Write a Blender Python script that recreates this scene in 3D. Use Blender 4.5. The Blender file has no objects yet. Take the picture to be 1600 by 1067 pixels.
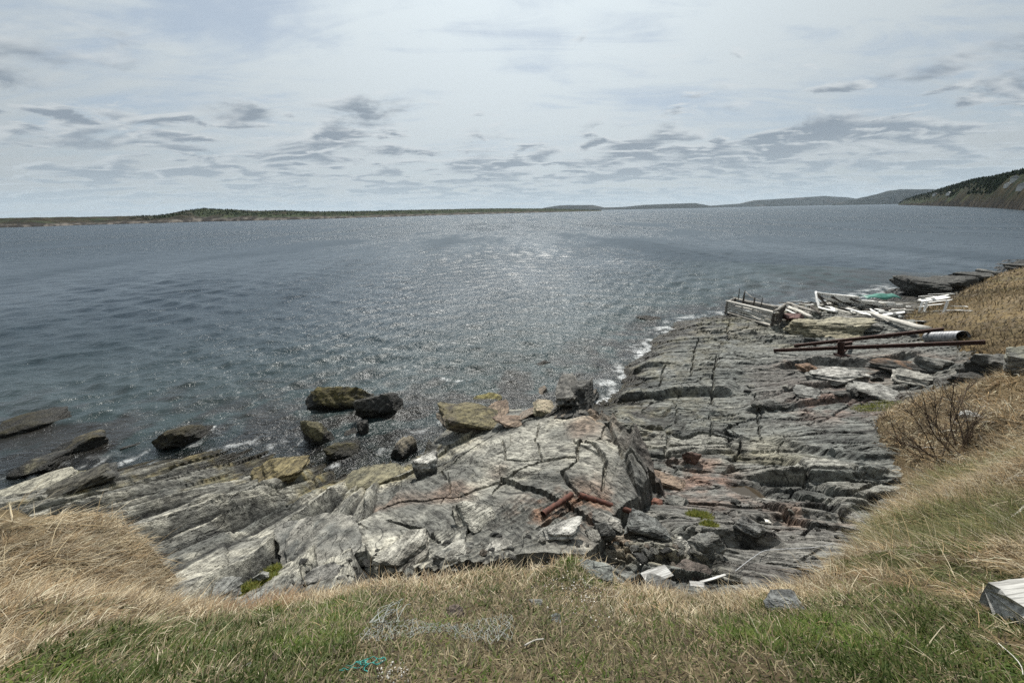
import bpy, bmesh, math, random
import numpy as np
from mathutils import Vector, Matrix

# ------------------------------------------------------------------ camera, sky, sun, exposure
scene = bpy.context.scene
COL = scene.collection
FPX, CW, CH = 600.0, 1600.0, 1067.0          # focal length in photograph pixels
EYE = np.array([0.0, 0.0, 7.0])              # seven metres above the water
PITCH, ROLL = math.radians(-18.7), math.radians(1.15)
_f = np.array([0, math.cos(PITCH), math.sin(PITCH)])
_r0 = np.array([1.0, 0, 0]); _u0 = np.array([0, -math.sin(PITCH), math.cos(PITCH)])
_r = _r0*math.cos(ROLL) - _u0*math.sin(ROLL)
_u = _u0*math.cos(ROLL) + _r0*math.sin(ROLL)
cam_d = bpy.data.cameras.new('camera'); cam = bpy.data.objects.new('camera', cam_d); COL.objects.link(cam)
cam_d.sensor_width = 36.0; cam_d.lens = 36.0*FPX/CW
cam_d.clip_start = 0.05; cam_d.clip_end = 60000
m = Matrix(((_r[0], _u[0], -_f[0], EYE[0]), (_r[1], _u[1], -_f[1], EYE[1]), (_r[2], _u[2], -_f[2], EYE[2]), (0, 0, 0, 1)))
cam.matrix_world = m
scene.camera = cam

SUN_AZ, SUN_EL = math.radians(1.0), math.radians(53.0)
SUN = Vector((math.sin(SUN_AZ)*math.cos(SUN_EL), math.cos(SUN_AZ)*math.cos(SUN_EL), math.sin(SUN_EL)))
sun_d = bpy.data.lights.new('sun', 'SUN'); sun_o = bpy.data.objects.new('sun', sun_d); COL.objects.link(sun_o)
sun_d.energy = 5.0; sun_d.angle = math.radians(0.9); sun_d.color = (1.0, 0.955, 0.88)
sun_o.rotation_euler = SUN.to_track_quat('Z', 'Y').to_euler(); sun_o.location = (0, 0, 60)

scene.view_settings.view_transform = 'Standard'
scene.view_settings.look = 'None'
scene.view_settings.exposure = 0.3
scene.view_settings.gamma = 1.0
scene.render.engine = 'CYCLES'
scene.cycles.use_denoising = False
scene.cycles.sample_clamp_direct = 1.5; scene.cycles.sample_clamp_indirect = 4.0
scene.cycles.max_bounces = 5; scene.cycles.diffuse_bounces = 2; scene.cycles.glossy_bounces = 3
scene.cycles.transmission_bounces = 3; scene.cycles.volume_bounces = 0; scene.cycles.transparent_max_bounces = 6
scene.cycles.caustics_reflective = False; scene.cycles.caustics_refractive = False

class NT:
    """small helper round a node tree"""
    def __init__(s, tree):
        s.t = tree
    def n(s, kind, **kw):
        nd = s.t.nodes.new(kind)
        for k, v in kw.items():
            setattr(nd, k, v)
        return nd
    def put(s, sock, v):
        if hasattr(v, 'is_output') or isinstance(v, bpy.types.NodeSocket):
            s.t.links.new(v, sock)
        elif v is not None:
            sock.default_value = v
    def math(s, op, a, b=None, c=None, clamp=False):
        nd = s.n('ShaderNodeMath', operation=op, use_clamp=clamp)
        s.put(nd.inputs[0], a); s.put(nd.inputs[1], b)
        if c is not None: s.put(nd.inputs[2], c)
        return nd.outputs[0]
    def mix(s, f, a, b, blend='MIX'):
        nd = s.n('ShaderNodeMix', data_type='RGBA', blend_type=blend)
        s.put(nd.inputs[0], f); s.put(nd.inputs[6], a); s.put(nd.inputs[7], b)
        return nd.outputs[2]
    def ramp(s, v, lo, hi, a=0.0, b=1.0):
        nd = s.n('ShaderNodeMapRange', clamp=True, interpolation_type='SMOOTHSTEP')
        s.put(nd.inputs[0], v)
        for i, q in zip((1, 2, 3, 4), (lo, hi, a, b)): nd.inputs[i].default_value = q
        return nd.outputs[0]
    def noise(s, vec, scale, detail=4, rough=0.55, dist=0.0, dim='3D'):
        nd = s.n('ShaderNodeTexNoise', noise_dimensions=dim)
        if vec is not None: s.put(nd.inputs['Vector'], vec)
        nd.inputs['Scale'].default_value = scale; nd.inputs['Detail'].default_value = detail
        nd.inputs['Roughness'].default_value = rough; nd.inputs['Distortion'].default_value = dist
        return nd.outputs['Fac']
    def comb(s, x, y, z=0.0):
        nd = s.n('ShaderNodeCombineXYZ')
        for i, v in enumerate((x, y, z)): s.put(nd.inputs[i], v)
        return nd.outputs[0]
    def vmap(s, vec, sc, loc=(0, 0, 0), rot=(0, 0, 0)):
        nd = s.n('ShaderNodeMapping')
        s.put(nd.inputs[0], vec); nd.inputs['Location'].default_value = loc
        nd.inputs['Rotation'].default_value = rot; nd.inputs['Scale'].default_value = sc
        return nd.outputs[0]

def build_world():
    w = bpy.data.worlds.new('World'); scene.world = w; w.use_nodes = True
    t = NT(w.node_tree); w.node_tree.nodes.clear()
    out = t.n('ShaderNodeOutputWorld'); bg = t.n('ShaderNodeBackground')
    sky = t.n('ShaderNodeTexSky', sky_type='NISHITA', sun_disc=False, sun_elevation=SUN_EL, sun_rotation=SUN_AZ)
    sky.air_density = 1.0; sky.dust_density = 1.5; sky.ozone_density = 1.0
    tc = t.n('ShaderNodeTexCoord'); d = tc.outputs['Generated']
    sep = t.n('ShaderNodeSeparateXYZ'); t.put(sep.inputs[0], d)
    z0 = t.math('MAXIMUM', sep.outputs[2], 0.0)
    zc = t.math('ADD', z0, 0.13)
    px = t.math('DIVIDE', sep.outputs[0], zc); py = t.math('DIVIDE', sep.outputs[1], zc)
    P = t.comb(px, py)
    dot = t.n('ShaderNodeVectorMath', operation='DOT_PRODUCT'); t.put(dot.inputs[0], d); dot.inputs[1].default_value = SUN
    glow = t.math('POWER', t.math('MULTIPLY_ADD', dot.outputs['Value'], 0.5, 0.5, clamp=True), 6.0)
    # high thin veil of cloud, streaky
    veil_n = t.noise(t.vmap(P, (0.5, 0.8, 1), (6.3, 2.9, 0), (0, 0, 0.5)), 1.1, 7, 0.58, 0.9)
    streak = t.noise(t.vmap(P, (0.7, 2.4, 1), (0.4, 5.2, 0), (0, 0, -0.6)), 1.5, 8, 0.62, 1.3)
    vsum = t.math('ADD', t.math('MULTIPLY', veil_n, 0.62), t.math('MULTIPLY', streak, 0.38))
    veil = t.ramp(vsum, 0.36, 0.54, 0.28, 0.99)
    # what the veil looks like: brighter towards the sun
    vb = t.math('MULTIPLY_ADD', glow, 0.66, 0.40)
    vcol = t.n('ShaderNodeVectorMath', operation='SCALE'); vcol.inputs[0].default_value = (0.90, 0.995, 1.045); t.put(vcol.inputs[3], vb)
    base = t.n('ShaderNodeVectorMath', operation='SCALE'); t.put(base.inputs[0], sky.outputs[0]); base.inputs[3].default_value = 0.085
    thin = t.mix(0.5, base.outputs[0], (0.40, 0.49, 0.58, 1))
    c = t.mix(veil, thin, vcol.outputs[0])
    # low broken cumulus, thickest near the horizon: two sizes
    def cumulus(scale, off, lo, hi, bandlo, bandhi, b0, b1, c):
        k = (0.85, 1.25, 1)
        big = t.noise(t.vmap(P, k, off), scale*.3, 2, 0.5)
        cn = t.noise(t.vmap(P, k, off), scale, 8, 0.6, 0.35)
        cn2 = t.noise(t.vmap(P, k, (off[0], off[1]-.16/scale*1.6, 0)), scale, 4, 0.55, 0.35)
        band = t.ramp(sep.outputs[2], bandlo, bandhi, b0, b1)
        add = t.math('ADD', band, t.math('MULTIPLY', t.math('SUBTRACT', big, 0.5), 0.6))
        cm = t.ramp(t.math('ADD', cn, add), lo, hi, 0.0, 0.9)
        thick = t.ramp(t.math('ADD', cn2, add), lo-.01, lo+.17)
        lit = t.n('ShaderNodeVectorMath', operation='SCALE'); lit.inputs[0].default_value = (.95, 1.02, 1.06); t.put(lit.inputs[3], t.math('MULTIPLY_ADD', glow, .42, .50))
        shade = t.mix(thick, lit.outputs[0], (0.25, 0.30, 0.355, 1))
        far = t.ramp(sep.outputs[2], 0.01, 0.16, 0.62, 0.0)
        shade = t.mix(far, shade, (0.47, 0.55, 0.60, 1))
        return t.mix(cm, c, shade)
    c = cumulus(1.9, (4.1, 3.3, 0), .53, .69, .12, .36, .075, -.12, c)
    c = cumulus(3.6, (2.3, 4.1, 0), .53, .63, .06, .26, .09, -.12, c)
    # pale band of haze just over the horizon
    hz = t.ramp(sep.outputs[2], -0.02, 0.09, 0.5, 0.0)
    c = t.mix(hz, c, (0.50, 0.60, 0.66, 1))
    t.put(bg.inputs[0], c); bg.inputs[1].default_value = 0.85
    t.put(out.inputs[0], bg.outputs[0])
    w.cycles.sampling_method = 'MANUAL'; w.cycles.sample_map_resolution = 512
build_world()

# ------------------------------------------------------------------ numeric helpers
def pdir(px, py):
    return _f + _r*((px-CW/2)/FPX) + _u*((CH/2-py)/FPX)
def at_z(px, py, z):
    d = pdir(px, py); t = (z-EYE[2])/d[2]
    return EYE + d*t
def at_t(px, py, t):
    return EYE + pdir(px, py)*t

def hash2(xi, yi, seed):
    h = (xi.astype(np.int64)*374761393 + yi.astype(np.int64)*668265263 + seed*974711) & 0xffffffff
    h = ((h ^ (h >> 13))*1274126177) & 0xffffffff
    h = ((h ^ (h >> 16))*2246822519) & 0xffffffff
    return ((h ^ (h >> 15)) & 0xffffff)/float(0xffffff)
def vn(x, y, seed=0):
    x = np.asarray(x, float); y = np.asarray(y, float)
    xi = np.floor(x); yi = np.floor(y); fx = x-xi; fy = y-yi
    fx = fx*fx*fx*(fx*(fx*6-15)+10); fy = fy*fy*fy*(fy*(fy*6-15)+10)
    a = hash2(xi, yi, seed); b = hash2(xi+1, yi, seed); c = hash2(xi, yi+1, seed); d = hash2(xi+1, yi+1, seed)
    return (a+(b-a)*fx)*(1-fy) + (c+(d-c)*fx)*fy            # 0..1
def fbm(x, y, oct=4, seed=0, gain=0.5):
    s = 0; a = 1; tot = 0
    for k in range(oct):
        s = s + a*vn(x*2**k+17.3*k, y*2**k-9.1*k, seed+k); tot += a; a *= gain
    return s/tot*2-1                                          # -1..1
def sstep(a, b, x):
    t = np.clip((np.asarray(x, float)-a)/(b-a), 0, 1); return t*t*(3-2*t)
def voro(x, y, seed=0, jit=0.85):
    """cell hash and distance to the nearest cell border (approx.)"""
    xi = np.floor(x); yi = np.floor(y)
    d1 = np.full(np.shape(x), 9.0); d2 = d1.copy(); id1 = np.zeros(np.shape(x)); id2 = id1.copy()
    cx = id1.copy(); cy = id1.copy()
    for i in (-1, 0, 1):
        for j in (-1, 0, 1):
            gx = xi+i; gy = yi+j
            ox = gx+0.5+(hash2(gx, gy, seed)-0.5)*jit; oy = gy+0.5+(hash2(gx, gy, seed+1)-0.5)*jit
            d = np.hypot(ox-x, oy-y)
            nearer = d < d1
            d2 = np.where(nearer, d1, np.minimum(d2, d))
            h = hash2(gx, gy, seed+2)
            id1 = np.where(nearer, h, id1); cx = np.where(nearer, ox, cx); cy = np.where(nearer, oy, cy)
            d1 = np.where(nearer, d, d1)
    return id1, (d2-d1)*0.5, cx, cy

class Rbf:
    def __init__(s, pts, c=0.6, lam=0.02):
        p = np.array(pts, float); s.xy = p[:, :2]; s.c = c; n = len(p)
        K = np.sqrt(((s.xy[:, None]-s.xy[None])**2).sum(-1)+c*c)
        A = np.zeros((n+3, n+3)); A[:n, :n] = -K+np.eye(n)*lam*-1
        A[:n, n] = 1; A[:n, n+1:] = s.xy; A[n, :n] = 1; A[n+1:, :n] = s.xy.T
        s.w = np.linalg.solve(A, np.concatenate([p[:, 2], [0, 0, 0]]))
    def __call__(s, x, y):
        # bilinear look-up in a table made once: fast enough for a million points
        X0, Y0, D, NX, NY = -46.0, -12.0, 0.2, 720, 420
        if not hasattr(s, 'tab'):
            gx, gy = np.meshgrid(X0+D*np.arange(NX), Y0+D*np.arange(NY), indexing='ij'); s.tab = s.exact(gx, gy)
        u = np.clip((np.asarray(x, float)-X0)/D, 0, NX-1.001); v = np.clip((np.asarray(y, float)-Y0)/D, 0, NY-1.001)
        i = u.astype(int); j = v.astype(int); u = u-i; v = v-j; T = s.tab
        return (T[i, j]*(1-u)+T[i+1, j]*u)*(1-v)+(T[i, j+1]*(1-u)+T[i+1, j+1]*u)*v
    def exact(s, x, y):
        n = len(s.xy)
        r = s.w[n]+s.w[n+1]*x+s.w[n+2]*y
        for i in range(n):
            r = r - s.w[i]*np.sqrt((x-s.xy[i, 0])**2+(y-s.xy[i, 1])**2+s.c*s.c)
        return r

def poly_sd(x, y, poly):
    """signed distance to a polygon, positive inside"""
    x = np.asarray(x, float); y = np.asarray(y, float)
    best = np.full(x.shape, 1e9); inside = np.zeros(x.shape, bool)
    n = len(poly)
    for i in range(n):
        ax, ay = poly[i]; bx, by = poly[(i+1) % n]
        ex, ey = bx-ax, by-ay; L = ex*ex+ey*ey+1e-12
        t = np.clip(((x-ax)*ex+(y-ay)*ey)/L, 0, 1)
        best = np.minimum(best, (x-ax-t*ex)**2+(y-ay-t*ey)**2)
        if ay != by:
            c = ((ay > y) != (by > y)) & (x < (bx-ax)*(y-ay)/(by-ay)+ax)
            inside ^= c
    d = np.sqrt(best)
    return np.where(inside, d, -d)
def line_sd(x, y, line):
    """distance to a polyline, signed (positive on its left), and position along it 0..1"""
    x = np.asarray(x, float); y = np.asarray(y, float)
    best = np.full(x.shape, 1e9); sg = np.zeros(x.shape); al = np.zeros(x.shape)
    n = len(line)-1
    for i in range(n):
        ax, ay = line[i]; bx, by = line[i+1]
        ex, ey = bx-ax, by-ay; L = ex*ex+ey*ey+1e-12
        tr = ((x-ax)*ex+(y-ay)*ey)/L; t = np.clip(tr, 0, 1)
        d = (x-ax-t*ex)**2+(y-ay-t*ey)**2
        near = d < best
        best = np.where(near, d, best)
        sg = np.where(near, np.sign(ex*(y-ay)-ey*(x-ax)), sg)
        al = np.where(near, (i+t)/n, al)
    return np.sqrt(best)*sg, al

def grid_mesh(name, V, nu, nv, keep=None, attrs=None, smooth=True):
    """V: (nu*nv,3) rows u, columns v"""
    i = np.arange((nu-1)*(nv-1)); r = i//(nv-1); c = i % (nv-1)
    q = np.stack([r*nv+c, r*nv+c+1, (r+1)*nv+c+1, (r+1)*nv+c], 1)
    if keep is not None:
        q = q[keep[q].any(1)]
        used = np.zeros(len(V), bool); used[q.ravel()] = True
        mp = np.cumsum(used)-1; V = V[used]; q = mp[q]
        if attrs: attrs = {k: a[used] for k, a in attrs.items()}
    return arr_mesh(name, V, q, attrs, smooth)
def arr_mesh(name, V, F, attrs=None, smooth=True):
    """F: (m,k) array, or list of such arrays"""
    Fs = F if isinstance(F, list) else [F]
    me = bpy.data.meshes.new(name)
    me.vertices.add(len(V)); me.vertices.foreach_set('co', np.ascontiguousarray(V, dtype=np.float32).ravel())
    loops = np.concatenate([f.ravel() for f in Fs]).astype(np.int32)
    tot = np.concatenate([np.full(len(f), f.shape[1]) for f in Fs]).astype(np.int32)
    st = np.concatenate([[0], np.cumsum(tot)[:-1]]).astype(np.int32)
    me.loops.add(len(loops)); me.loops.foreach_set('vertex_index', loops)
    me.polygons.add(len(tot)); me.polygons.foreach_set('loop_start', st)
    me.polygons.foreach_set('use_smooth', np.full(len(tot), smooth, bool))
    me.update(calc_edges=True)
    for k, a in (attrs or {}).items():
        if a.ndim == 2:
            at = me.attributes.new(k, 'FLOAT_COLOR', 'POINT')
            aa = np.ones((len(V), 4), np.float32); aa[:, :3] = a
            at.data.foreach_set('color', aa.ravel())
        else:
            at = me.attributes.new(k, 'FLOAT', 'POINT'); at.data.foreach_set('value', a.astype(np.float32))
    return me
def link(name, me, mat=None, parent=None, loc=None):
    o = bpy.data.objects.new(name, me); COL.objects.link(o)
    if mat is not None and me is not None and not me.materials: me.materials.append(mat)
    if parent is not None: o.parent = parent
    if loc is not None: o.location = loc
    return o
def tag(o, label=None, cat=None, group=None, kind=None):
    if label: o['label'] = label
    if cat: o['category'] = cat
    if group: o['group'] = group
    if kind: o['kind'] = kind
    return o
def new_mat(name):
    mt = bpy.data.materials.new(name); mt.use_nodes = True
    t = NT(mt.node_tree); b = mt.node_tree.nodes['Principled BSDF']
    return mt, t, b
def attr(t, name, out='Color'):
    nd = t.n('ShaderNodeAttribute', attribute_name=name); return nd.outputs[out]
def bump(t, h, dist, strength=1.0, normal=None):
    nd = t.n('ShaderNodeBump'); t.put(nd.inputs['Height'], h)
    nd.inputs['Distance'].default_value = dist; nd.inputs['Strength'].default_value = strength
    if normal is not None: t.put(nd.inputs['Normal'], normal)
    return nd.outputs[0]

# ------------------------------------------------------------------ materials of the setting
def mat_rock(name='weathered_rock', objspace=False):
    mt, t, b = new_mat(name)
    geo = t.n('ShaderNodeNewGeometry'); pos = geo.outputs['Position']
    if objspace:
        pos = t.n('ShaderNodeTexCoord').outputs['Object']
        rnd = t.n('ShaderNodeObjectInfo').outputs['Random']; ad = t.n('ShaderNodeVectorMath', operation='ADD'); t.put(ad.inputs[0], pos); t.put(ad.inputs[1], t.comb(t.math('MULTIPLY', rnd, 30), t.math('MULTIPLY', rnd, 17))); pos = ad.outputs[0]
        q = t.vmap(pos, (1, 1, 1), (0, 0, 0), (.5, .35, 0)); l1 = t.noise(t.vmap(q, (1.5, 1.5, 13)), 1.0, 5, .62, .25); l2 = t.noise(t.vmap(q, (5, 5, 46)), 1.0, 3, .6, .2)
        ck = t.noise(t.vmap(q, (1.4, 1.4, 4)), 1.3, 2, .5, .0)
    else:
        su = attr(t, 'su', 'Fac'); sv = attr(t, 'sv', 'Fac')
        l1 = t.noise(t.comb(t.math('MULTIPLY', sv, 1.2), t.math('MULTIPLY', su, 13)), 1.0, 5, .62, .25, '2D'); l2 = t.noise(t.comb(t.math('MULTIPLY', sv, 4.5), t.math('MULTIPLY', su, 48)), 1.0, 3, .6, .2, '2D')
        ck = t.noise(t.comb(t.math('MULTIPLY', sv, .9), t.math('MULTIPLY', su, 4.5)), 1.0, 2, .5, .0, '2D')
    n1 = t.noise(pos, 8, 6, 0.64); n2 = t.noise(pos, 60, 4, 0.65)
    v = t.math('ADD', t.math('ADD', t.math('MULTIPLY', n1, 0.75), t.math('MULTIPLY', n2, 0.55)), t.math('ADD', t.math('MULTIPLY', l1, .60), t.math('MULTIPLY', l2, .38)))
    v = t.ramp(v, 0.90, 1.40, 0.20, 1.85)
    crack = t.ramp(t.math('ABSOLUTE', t.math('SUBTRACT', ck, .5)), .002, .010, .45, 1.0)
    v = t.math('MULTIPLY', v, crack)
    sc = t.n('ShaderNodeVectorMath', operation='SCALE'); t.put(sc.inputs[0], attr(t, 'Col')); t.put(sc.inputs[3], v)
    c = sc.outputs[0]
    dry = t.math('SUBTRACT', 1.0, attr(t, 'wet', 'Fac'))
    spots = t.ramp(t.noise(pos, 22, 4, 0.72), 0.58, 0.66)
    c = t.mix(t.math('MULTIPLY', t.math('MULTIPLY', spots, dry), 0.18), c, (0.36, 0.35, 0.30, 1))
    t.put(b.inputs['Base Color'], c)
    wet = attr(t, 'wet', 'Fac')
    t.put(b.inputs['Roughness'], t.math('MULTIPLY_ADD', wet, -0.45, 0.72))
    h = t.math('ADD', t.math('MULTIPLY', n2, 0.3), t.math('ADD', t.math('MULTIPLY', n1, .9), t.math('ADD', t.math('MULTIPLY', l1, 1.0), t.math('MULTIPLY', l2, .35))))
    h = t.math('ADD', h, t.math('MULTIPLY', crack, .5))
    t.put(b.inputs['Normal'], bump(t, h, 0.07, 0.95))
    b.inputs['Specular IOR Level'].default_value = 0.3
    return mt
MAT_ROCK = mat_rock()
MAT_BOULDER = mat_rock('boulder_rock', True)
def mat_vcol(name, rough=0.8, nscale=30, lo=0.7, hi=1.25, bumpd=0.01, spec=0.3, trans=0.0):
    mt, t, b = new_mat(name)
    pos = t.n('ShaderNodeNewGeometry').outputs['Position']
    n1 = t.noise(pos, nscale, 5, 0.65)
    sc = t.n('ShaderNodeVectorMath', operation='SCALE'); t.put(sc.inputs[0], attr(t, 'Col')); t.put(sc.inputs[3], t.ramp(n1, 0.3, 0.7, lo, hi))
    t.put(b.inputs['Base Color'], sc.outputs[0]); b.inputs['Roughness'].default_value = rough
    b.inputs['Specular IOR Level'].default_value = spec
    if bumpd: t.put(b.inputs['Normal'], bump(t, n1, bumpd))
    return mt
# ------------------------------------------------------------------ shape of the land
def P(px, py, z):
    p = at_z(px, py, z); return (p[0], p[1], z)
# bare rock and sea floor
shelf_pts = [P(*a) for a in [
    # waterline, from left to right
    (-250, 735, .0), (0, 752, .0), (110, 748, 0.0), (215, 728, .0), (330, 712, 0), (440, 712, 0), (520, 735, 0), (590, 725, 0), (650, 700, 0),
    (960, 622, .02), (975, 590, 0), (1000, 560, 0), (1022, 530, 0), (1060, 502, 0), (1140, 492, 0.1), (1220, 484, .2), (1310, 474, .25),
    # ribbed slab on the left
    (20, 765, .35), (90, 782, 1.0), (200, 760, .95), (330, 745, .75), (430, 735, .55), (520, 752, .6), (590, 745, .55),
    (250, 810, 1.9), (350, 800, 1.8), (450, 790, 1.6), (550, 790, 1.5), (290, 860, 2.6), (380, 850, 2.4), (480, 850, 2.3), (560, 860, 2.4),
    (290, 920, 3.2), (350, 900, 2.9), (420, 885, 2.7), (500, 890, 2.9),
    # below the hump and behind the grass edge
    (650, 800, 1.6), (700, 860, 2.8), (800, 860, 2.9), (900, 850, 2.8), (960, 860, 2.8), (1050, 850, 2.5), (1150, 840, 2.3), (1100, 890, 2.9),
    (1200, 870, 2.5), (1280, 860, 2.6), (1350, 820, 2.3), (1380, 770, 2.0),
    # right-hand shelf
    (980, 650, .55), (1030, 640, .62), (1040, 700, .8), (1040, 760, 1.3), (1100, 760, 1.45), (1100, 700, .95), (1180, 770, 1.6), (1260, 780, 1.8), (1330, 760, 1.9),
    (1160, 690, 1.0), (1250, 690, 1.3), (1340, 690, 1.6), (1400, 720, 1.9), (1120, 640, .8), (1220, 640, 1.1), (1320, 635, 1.5),
    (1010, 575, .35), (1100, 580, .7), (1200, 585, 1.05), (1300, 590, 1.35), (1380, 600, 1.6), (1060, 545, .5), (1150, 540, .7), (1250, 550, 1.0),
    (1330, 560, 1.3), (1420, 570, 1.75), (1500, 580, 2.3), (1580, 580, 2.6),
    (1090, 515, .4), (1180, 515, .7), (1260, 520, 1.1), (1330, 525, 1.15), (1400, 530, 1.4), (1470, 540, 2.1), (1260, 497, 1.0), (1330, 500, 1.3), (1400, 505, 1.6),
    (1300, 485, .7), (1400, 482, 1.0), (1500, 475, .6), (1600, 450, .3), (1700, 430, .4)]]
shelf_pts += [(-30, 16, -2.6), (-22, 11.5, -.8), (-16, 13, -1.1), (-10, 14, -.9), (-4, 14, -.8), (-1, 18, -1.6), (3.5, 17, -.7), (5, 21, -1.4), (8, 27, -1.8), (15, 32, -1.8),
              (-8, 25, -3.5), (10, 45, -4), (40, 60, -2.5), (30, 38, -.9), (45, 44, -.4), (75, 62, -.4), (-40, 40, -5), (60, 40, .7), (40, 25, 3), (80, 50, .3),
              (0, 0, 4.2), (-6, 0, 4), (6, 0, 4.3), (-8, 3, 2.6), (-14, 4, 1.6), (10, 4, 3.3), (16, 7, 3.0), (22, 12, 2.8), (-30, 6, 1), (30, 6, 3.5), (0, -8, 5)]
SHELF = Rbf(shelf_pts, 0.35, 0.01)
# the big grey hump in the middle
hump_px = [(600, 752, .5), (655, 712, .35), (700, 668, .35), (770, 640, .8), (850, 640, 1.5), (905, 628, 1.75), (955, 640, 2.15), (985, 668, 2.3), (1008, 705, 2.25), (1018, 745, 2.1), (1000, 782, 2.3),
           (960, 800, 2.6), (900, 860, 3.2), (800, 885, 3.3), (690, 890, 3.1), (600, 890, 2.9), (560, 840, 2.2), (570, 790, 1.3)]
hump_poly = [at_z(*a)[:2] for a in hump_px]
HUMP = Rbf([P(*a) for a in hump_px + [(720, 720, 1.25), (800, 690, 1.75), (880, 670, 2.1), (950, 670, 2.4), (960, 720, 2.55), (900, 740, 2.5), (820, 750, 2.2), (740, 770, 2.0),
            (680, 780, 1.65), (850, 800, 2.7), (760, 830, 2.6), (670, 830, 2.2), (930, 770, 2.6), (620, 760, 1.1), (640, 840, 2.25)]], 0.4, 0.01)
# the tops of the turf
turf_pts = [P(*a) for a in [
    (-260, 785, 4.1), (0, 789, 4.15), (100, 791, 4.1), (190, 806, 3.95), (235, 850, 3.7), (262, 910, 3.65), (300, 952, 3.85), (370, 948, 4.0), (430, 925, 4.2), (500, 905, 4.3), (560, 892, 4.4), (640, 880, 4.5),
    (740, 872, 4.55), (830, 866, 4.62), (880, 850, 4.62), (930, 860, 4.6), (970, 885, 4.5), (1000, 908, 4.35), (1100, 915, 4.25), (1200, 902, 4.2), (1285, 882, 4.2), (1330, 856, 4.22), (1390, 850, 4.0),
    (1396, 800, 3.3), (1412, 740, 2.35), (1392, 690, 2.1), (1380, 640, 2.0), (1440, 612, 2.35), (1530, 600, 2.9), (1600, 592, 3.3),
    (130, 860, 4.15), (0, 860, 4.4), (0, 950, 4.75), (200, 950, 4.45), (400, 980, 4.65), (600, 950, 4.8), (800, 940, 4.9), (900, 900, 4.75), (1000, 950, 4.78), (1200, 950, 4.75), (1300, 930, 4.65), (1450, 900, 4.65),
    (1480, 850, 4.3), (1600, 860, 4.75), (1600, 760, 4.3), (1500, 760, 3.6), (1450, 700, 2.75), (1500, 650, 2.95), (1600, 650, 3.75), (1700, 700, 4.6),
    (0, 1067, 5.25), (400, 1067, 5.28), (800, 1067, 5.3), (1200, 1067, 5.3), (1600, 1067, 5.3), (1600, 960, 5.05), (100, 1000, 4.95),
    # brown field on the right
    (1545, 548, 2.75), (1500, 530, 2.4), (1455, 512, 2.1), (1430, 500, 1.9), (1420, 488, 1.6), (1440, 478, 1.45), (1490, 462, 1.35), (1520, 447, 1.5), (1560, 428, 1.8), (1600, 414, 2.1), (1660, 398, 2.3),
    (1600, 545, 3.3), (1600, 500, 3.0), (1600, 460, 2.7), (1540, 500, 2.5), (1520, 470, 1.85), (1680, 540, 4.3)]]
turf_pts += [(0, 0, 5.42), (-3, -1, 5.4), (3, -1, 5.45), (0, -6, 5.6), (-8, 0, 4.6), (8, 0, 5.4), (12, 4, 5.0), (20, 8, 4.8), (30, 14, 4.6), (-14, 1, 4.2), (45, 28, 3.6), (60, 40, 3.0), (90, 60, 3.0)]
TURF = Rbf(turf_pts, 0.3, 0.006)
near_px = [(-400, 782, 4.1), (0, 787, 4.15), (100, 790, 4.1), (160, 804, 3.95), (205, 850, 3.7), (236, 912, 3.65), (275, 960, 3.85), (355, 956, 4.0), (425, 932, 4.2), (500, 907, 4.3), (560, 894, 4.4), (640, 880, 4.5),
           (740, 872, 4.55), (830, 866, 4.62), (880, 850, 4.62), (930, 860, 4.6), (970, 885, 4.5), (1000, 908, 4.35), (1100, 917, 4.25), (1200, 903, 4.2), (1285, 884, 4.2), (1330, 856, 4.22), (1392, 848, 4.0),
           (1400, 800, 3.3), (1416, 740, 2.35), (1396, 690, 2.1), (1384, 640, 2.0), (1440, 612, 2.35), (1530, 600, 2.9), (1600, 592, 3.3)]
near_poly = [tuple(at_z(*a)[:2]) for a in near_px] + [(30, 16), (40, -12), (-40, -12)]
field_px = [(1600, 548, 3.3), (1545, 548, 2.75), (1500, 531, 2.4), (1455, 513, 2.1), (1428, 500, 1.9), (1418, 488, 1.6), (1440, 477, 1.45), (1490, 461, 1.35), (1520, 446, 1.5), (1560, 427, 1.8), (1600, 413, 2.1), (1680, 396, 2.3)]
field_poly = [tuple(at_z(*a)[:2]) for a in field_px] + [(120, 62), (80, 22), (34, 16)]

# traced joints and little scarps in the shelf: pixel polylines at about the local height
def PL(pts, z): return [tuple(at_z(a, b, z)[:2]) for a, b in pts]
scarps = [  # line (left to right), height of the far side, how far it fades
    (PL([(955, 612), (1000, 618), (1060, 617), (1110, 624), (1150, 634)], .5), .34, 1.6),
    (PL([(1150, 634), (1230, 640), (1320, 640), (1400, 634)], 1.1), .20, .9),
    (PL([(985, 577), (1010, 572), (1045, 578)], .35), .22, .6),
    (PL([(1000, 603), (1060, 600), (1150, 598), (1250, 592)], .6), .08, .8),
    (PL([(1020, 535), (1080, 536), (1140, 532), (1240, 530)], .5), .10, 1.0),
    (PL([(1010, 548), (1060, 545), (1100, 548)], .4), .07, .6),
    (PL([(1040, 512), (1100, 506), (1150, 512)], .4), .12, .8),
    (PL([(1190, 668), (1260, 700), (1340, 735), (1420, 750)], 1.4), .16, .7),
    (PL([(1160, 740), (1260, 752), (1340, 770), (1400, 765)], 1.6), .20, .6),
    (PL([(1060, 688), (1120, 695), (1190, 700)], .95), .07, .5),
    (PL([(1210, 565), (1280, 560), (1350, 572), (1450, 574)], 1.4), .32, 1.0),
    (PL([(1230, 600), (1300, 605), (1370, 596)], 1.4), .22, .8),
    (PL([(1250, 512), (1290, 505), (1330, 512)], 1.2), .28, .8),
    (PL([(1150, 815), (1230, 800), (1300, 812), (1370, 805)], 2.1), .15, .5),
    (PL([(1060, 850), (1140, 842), (1230, 858)], 2.4), .25, .5)]
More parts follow.
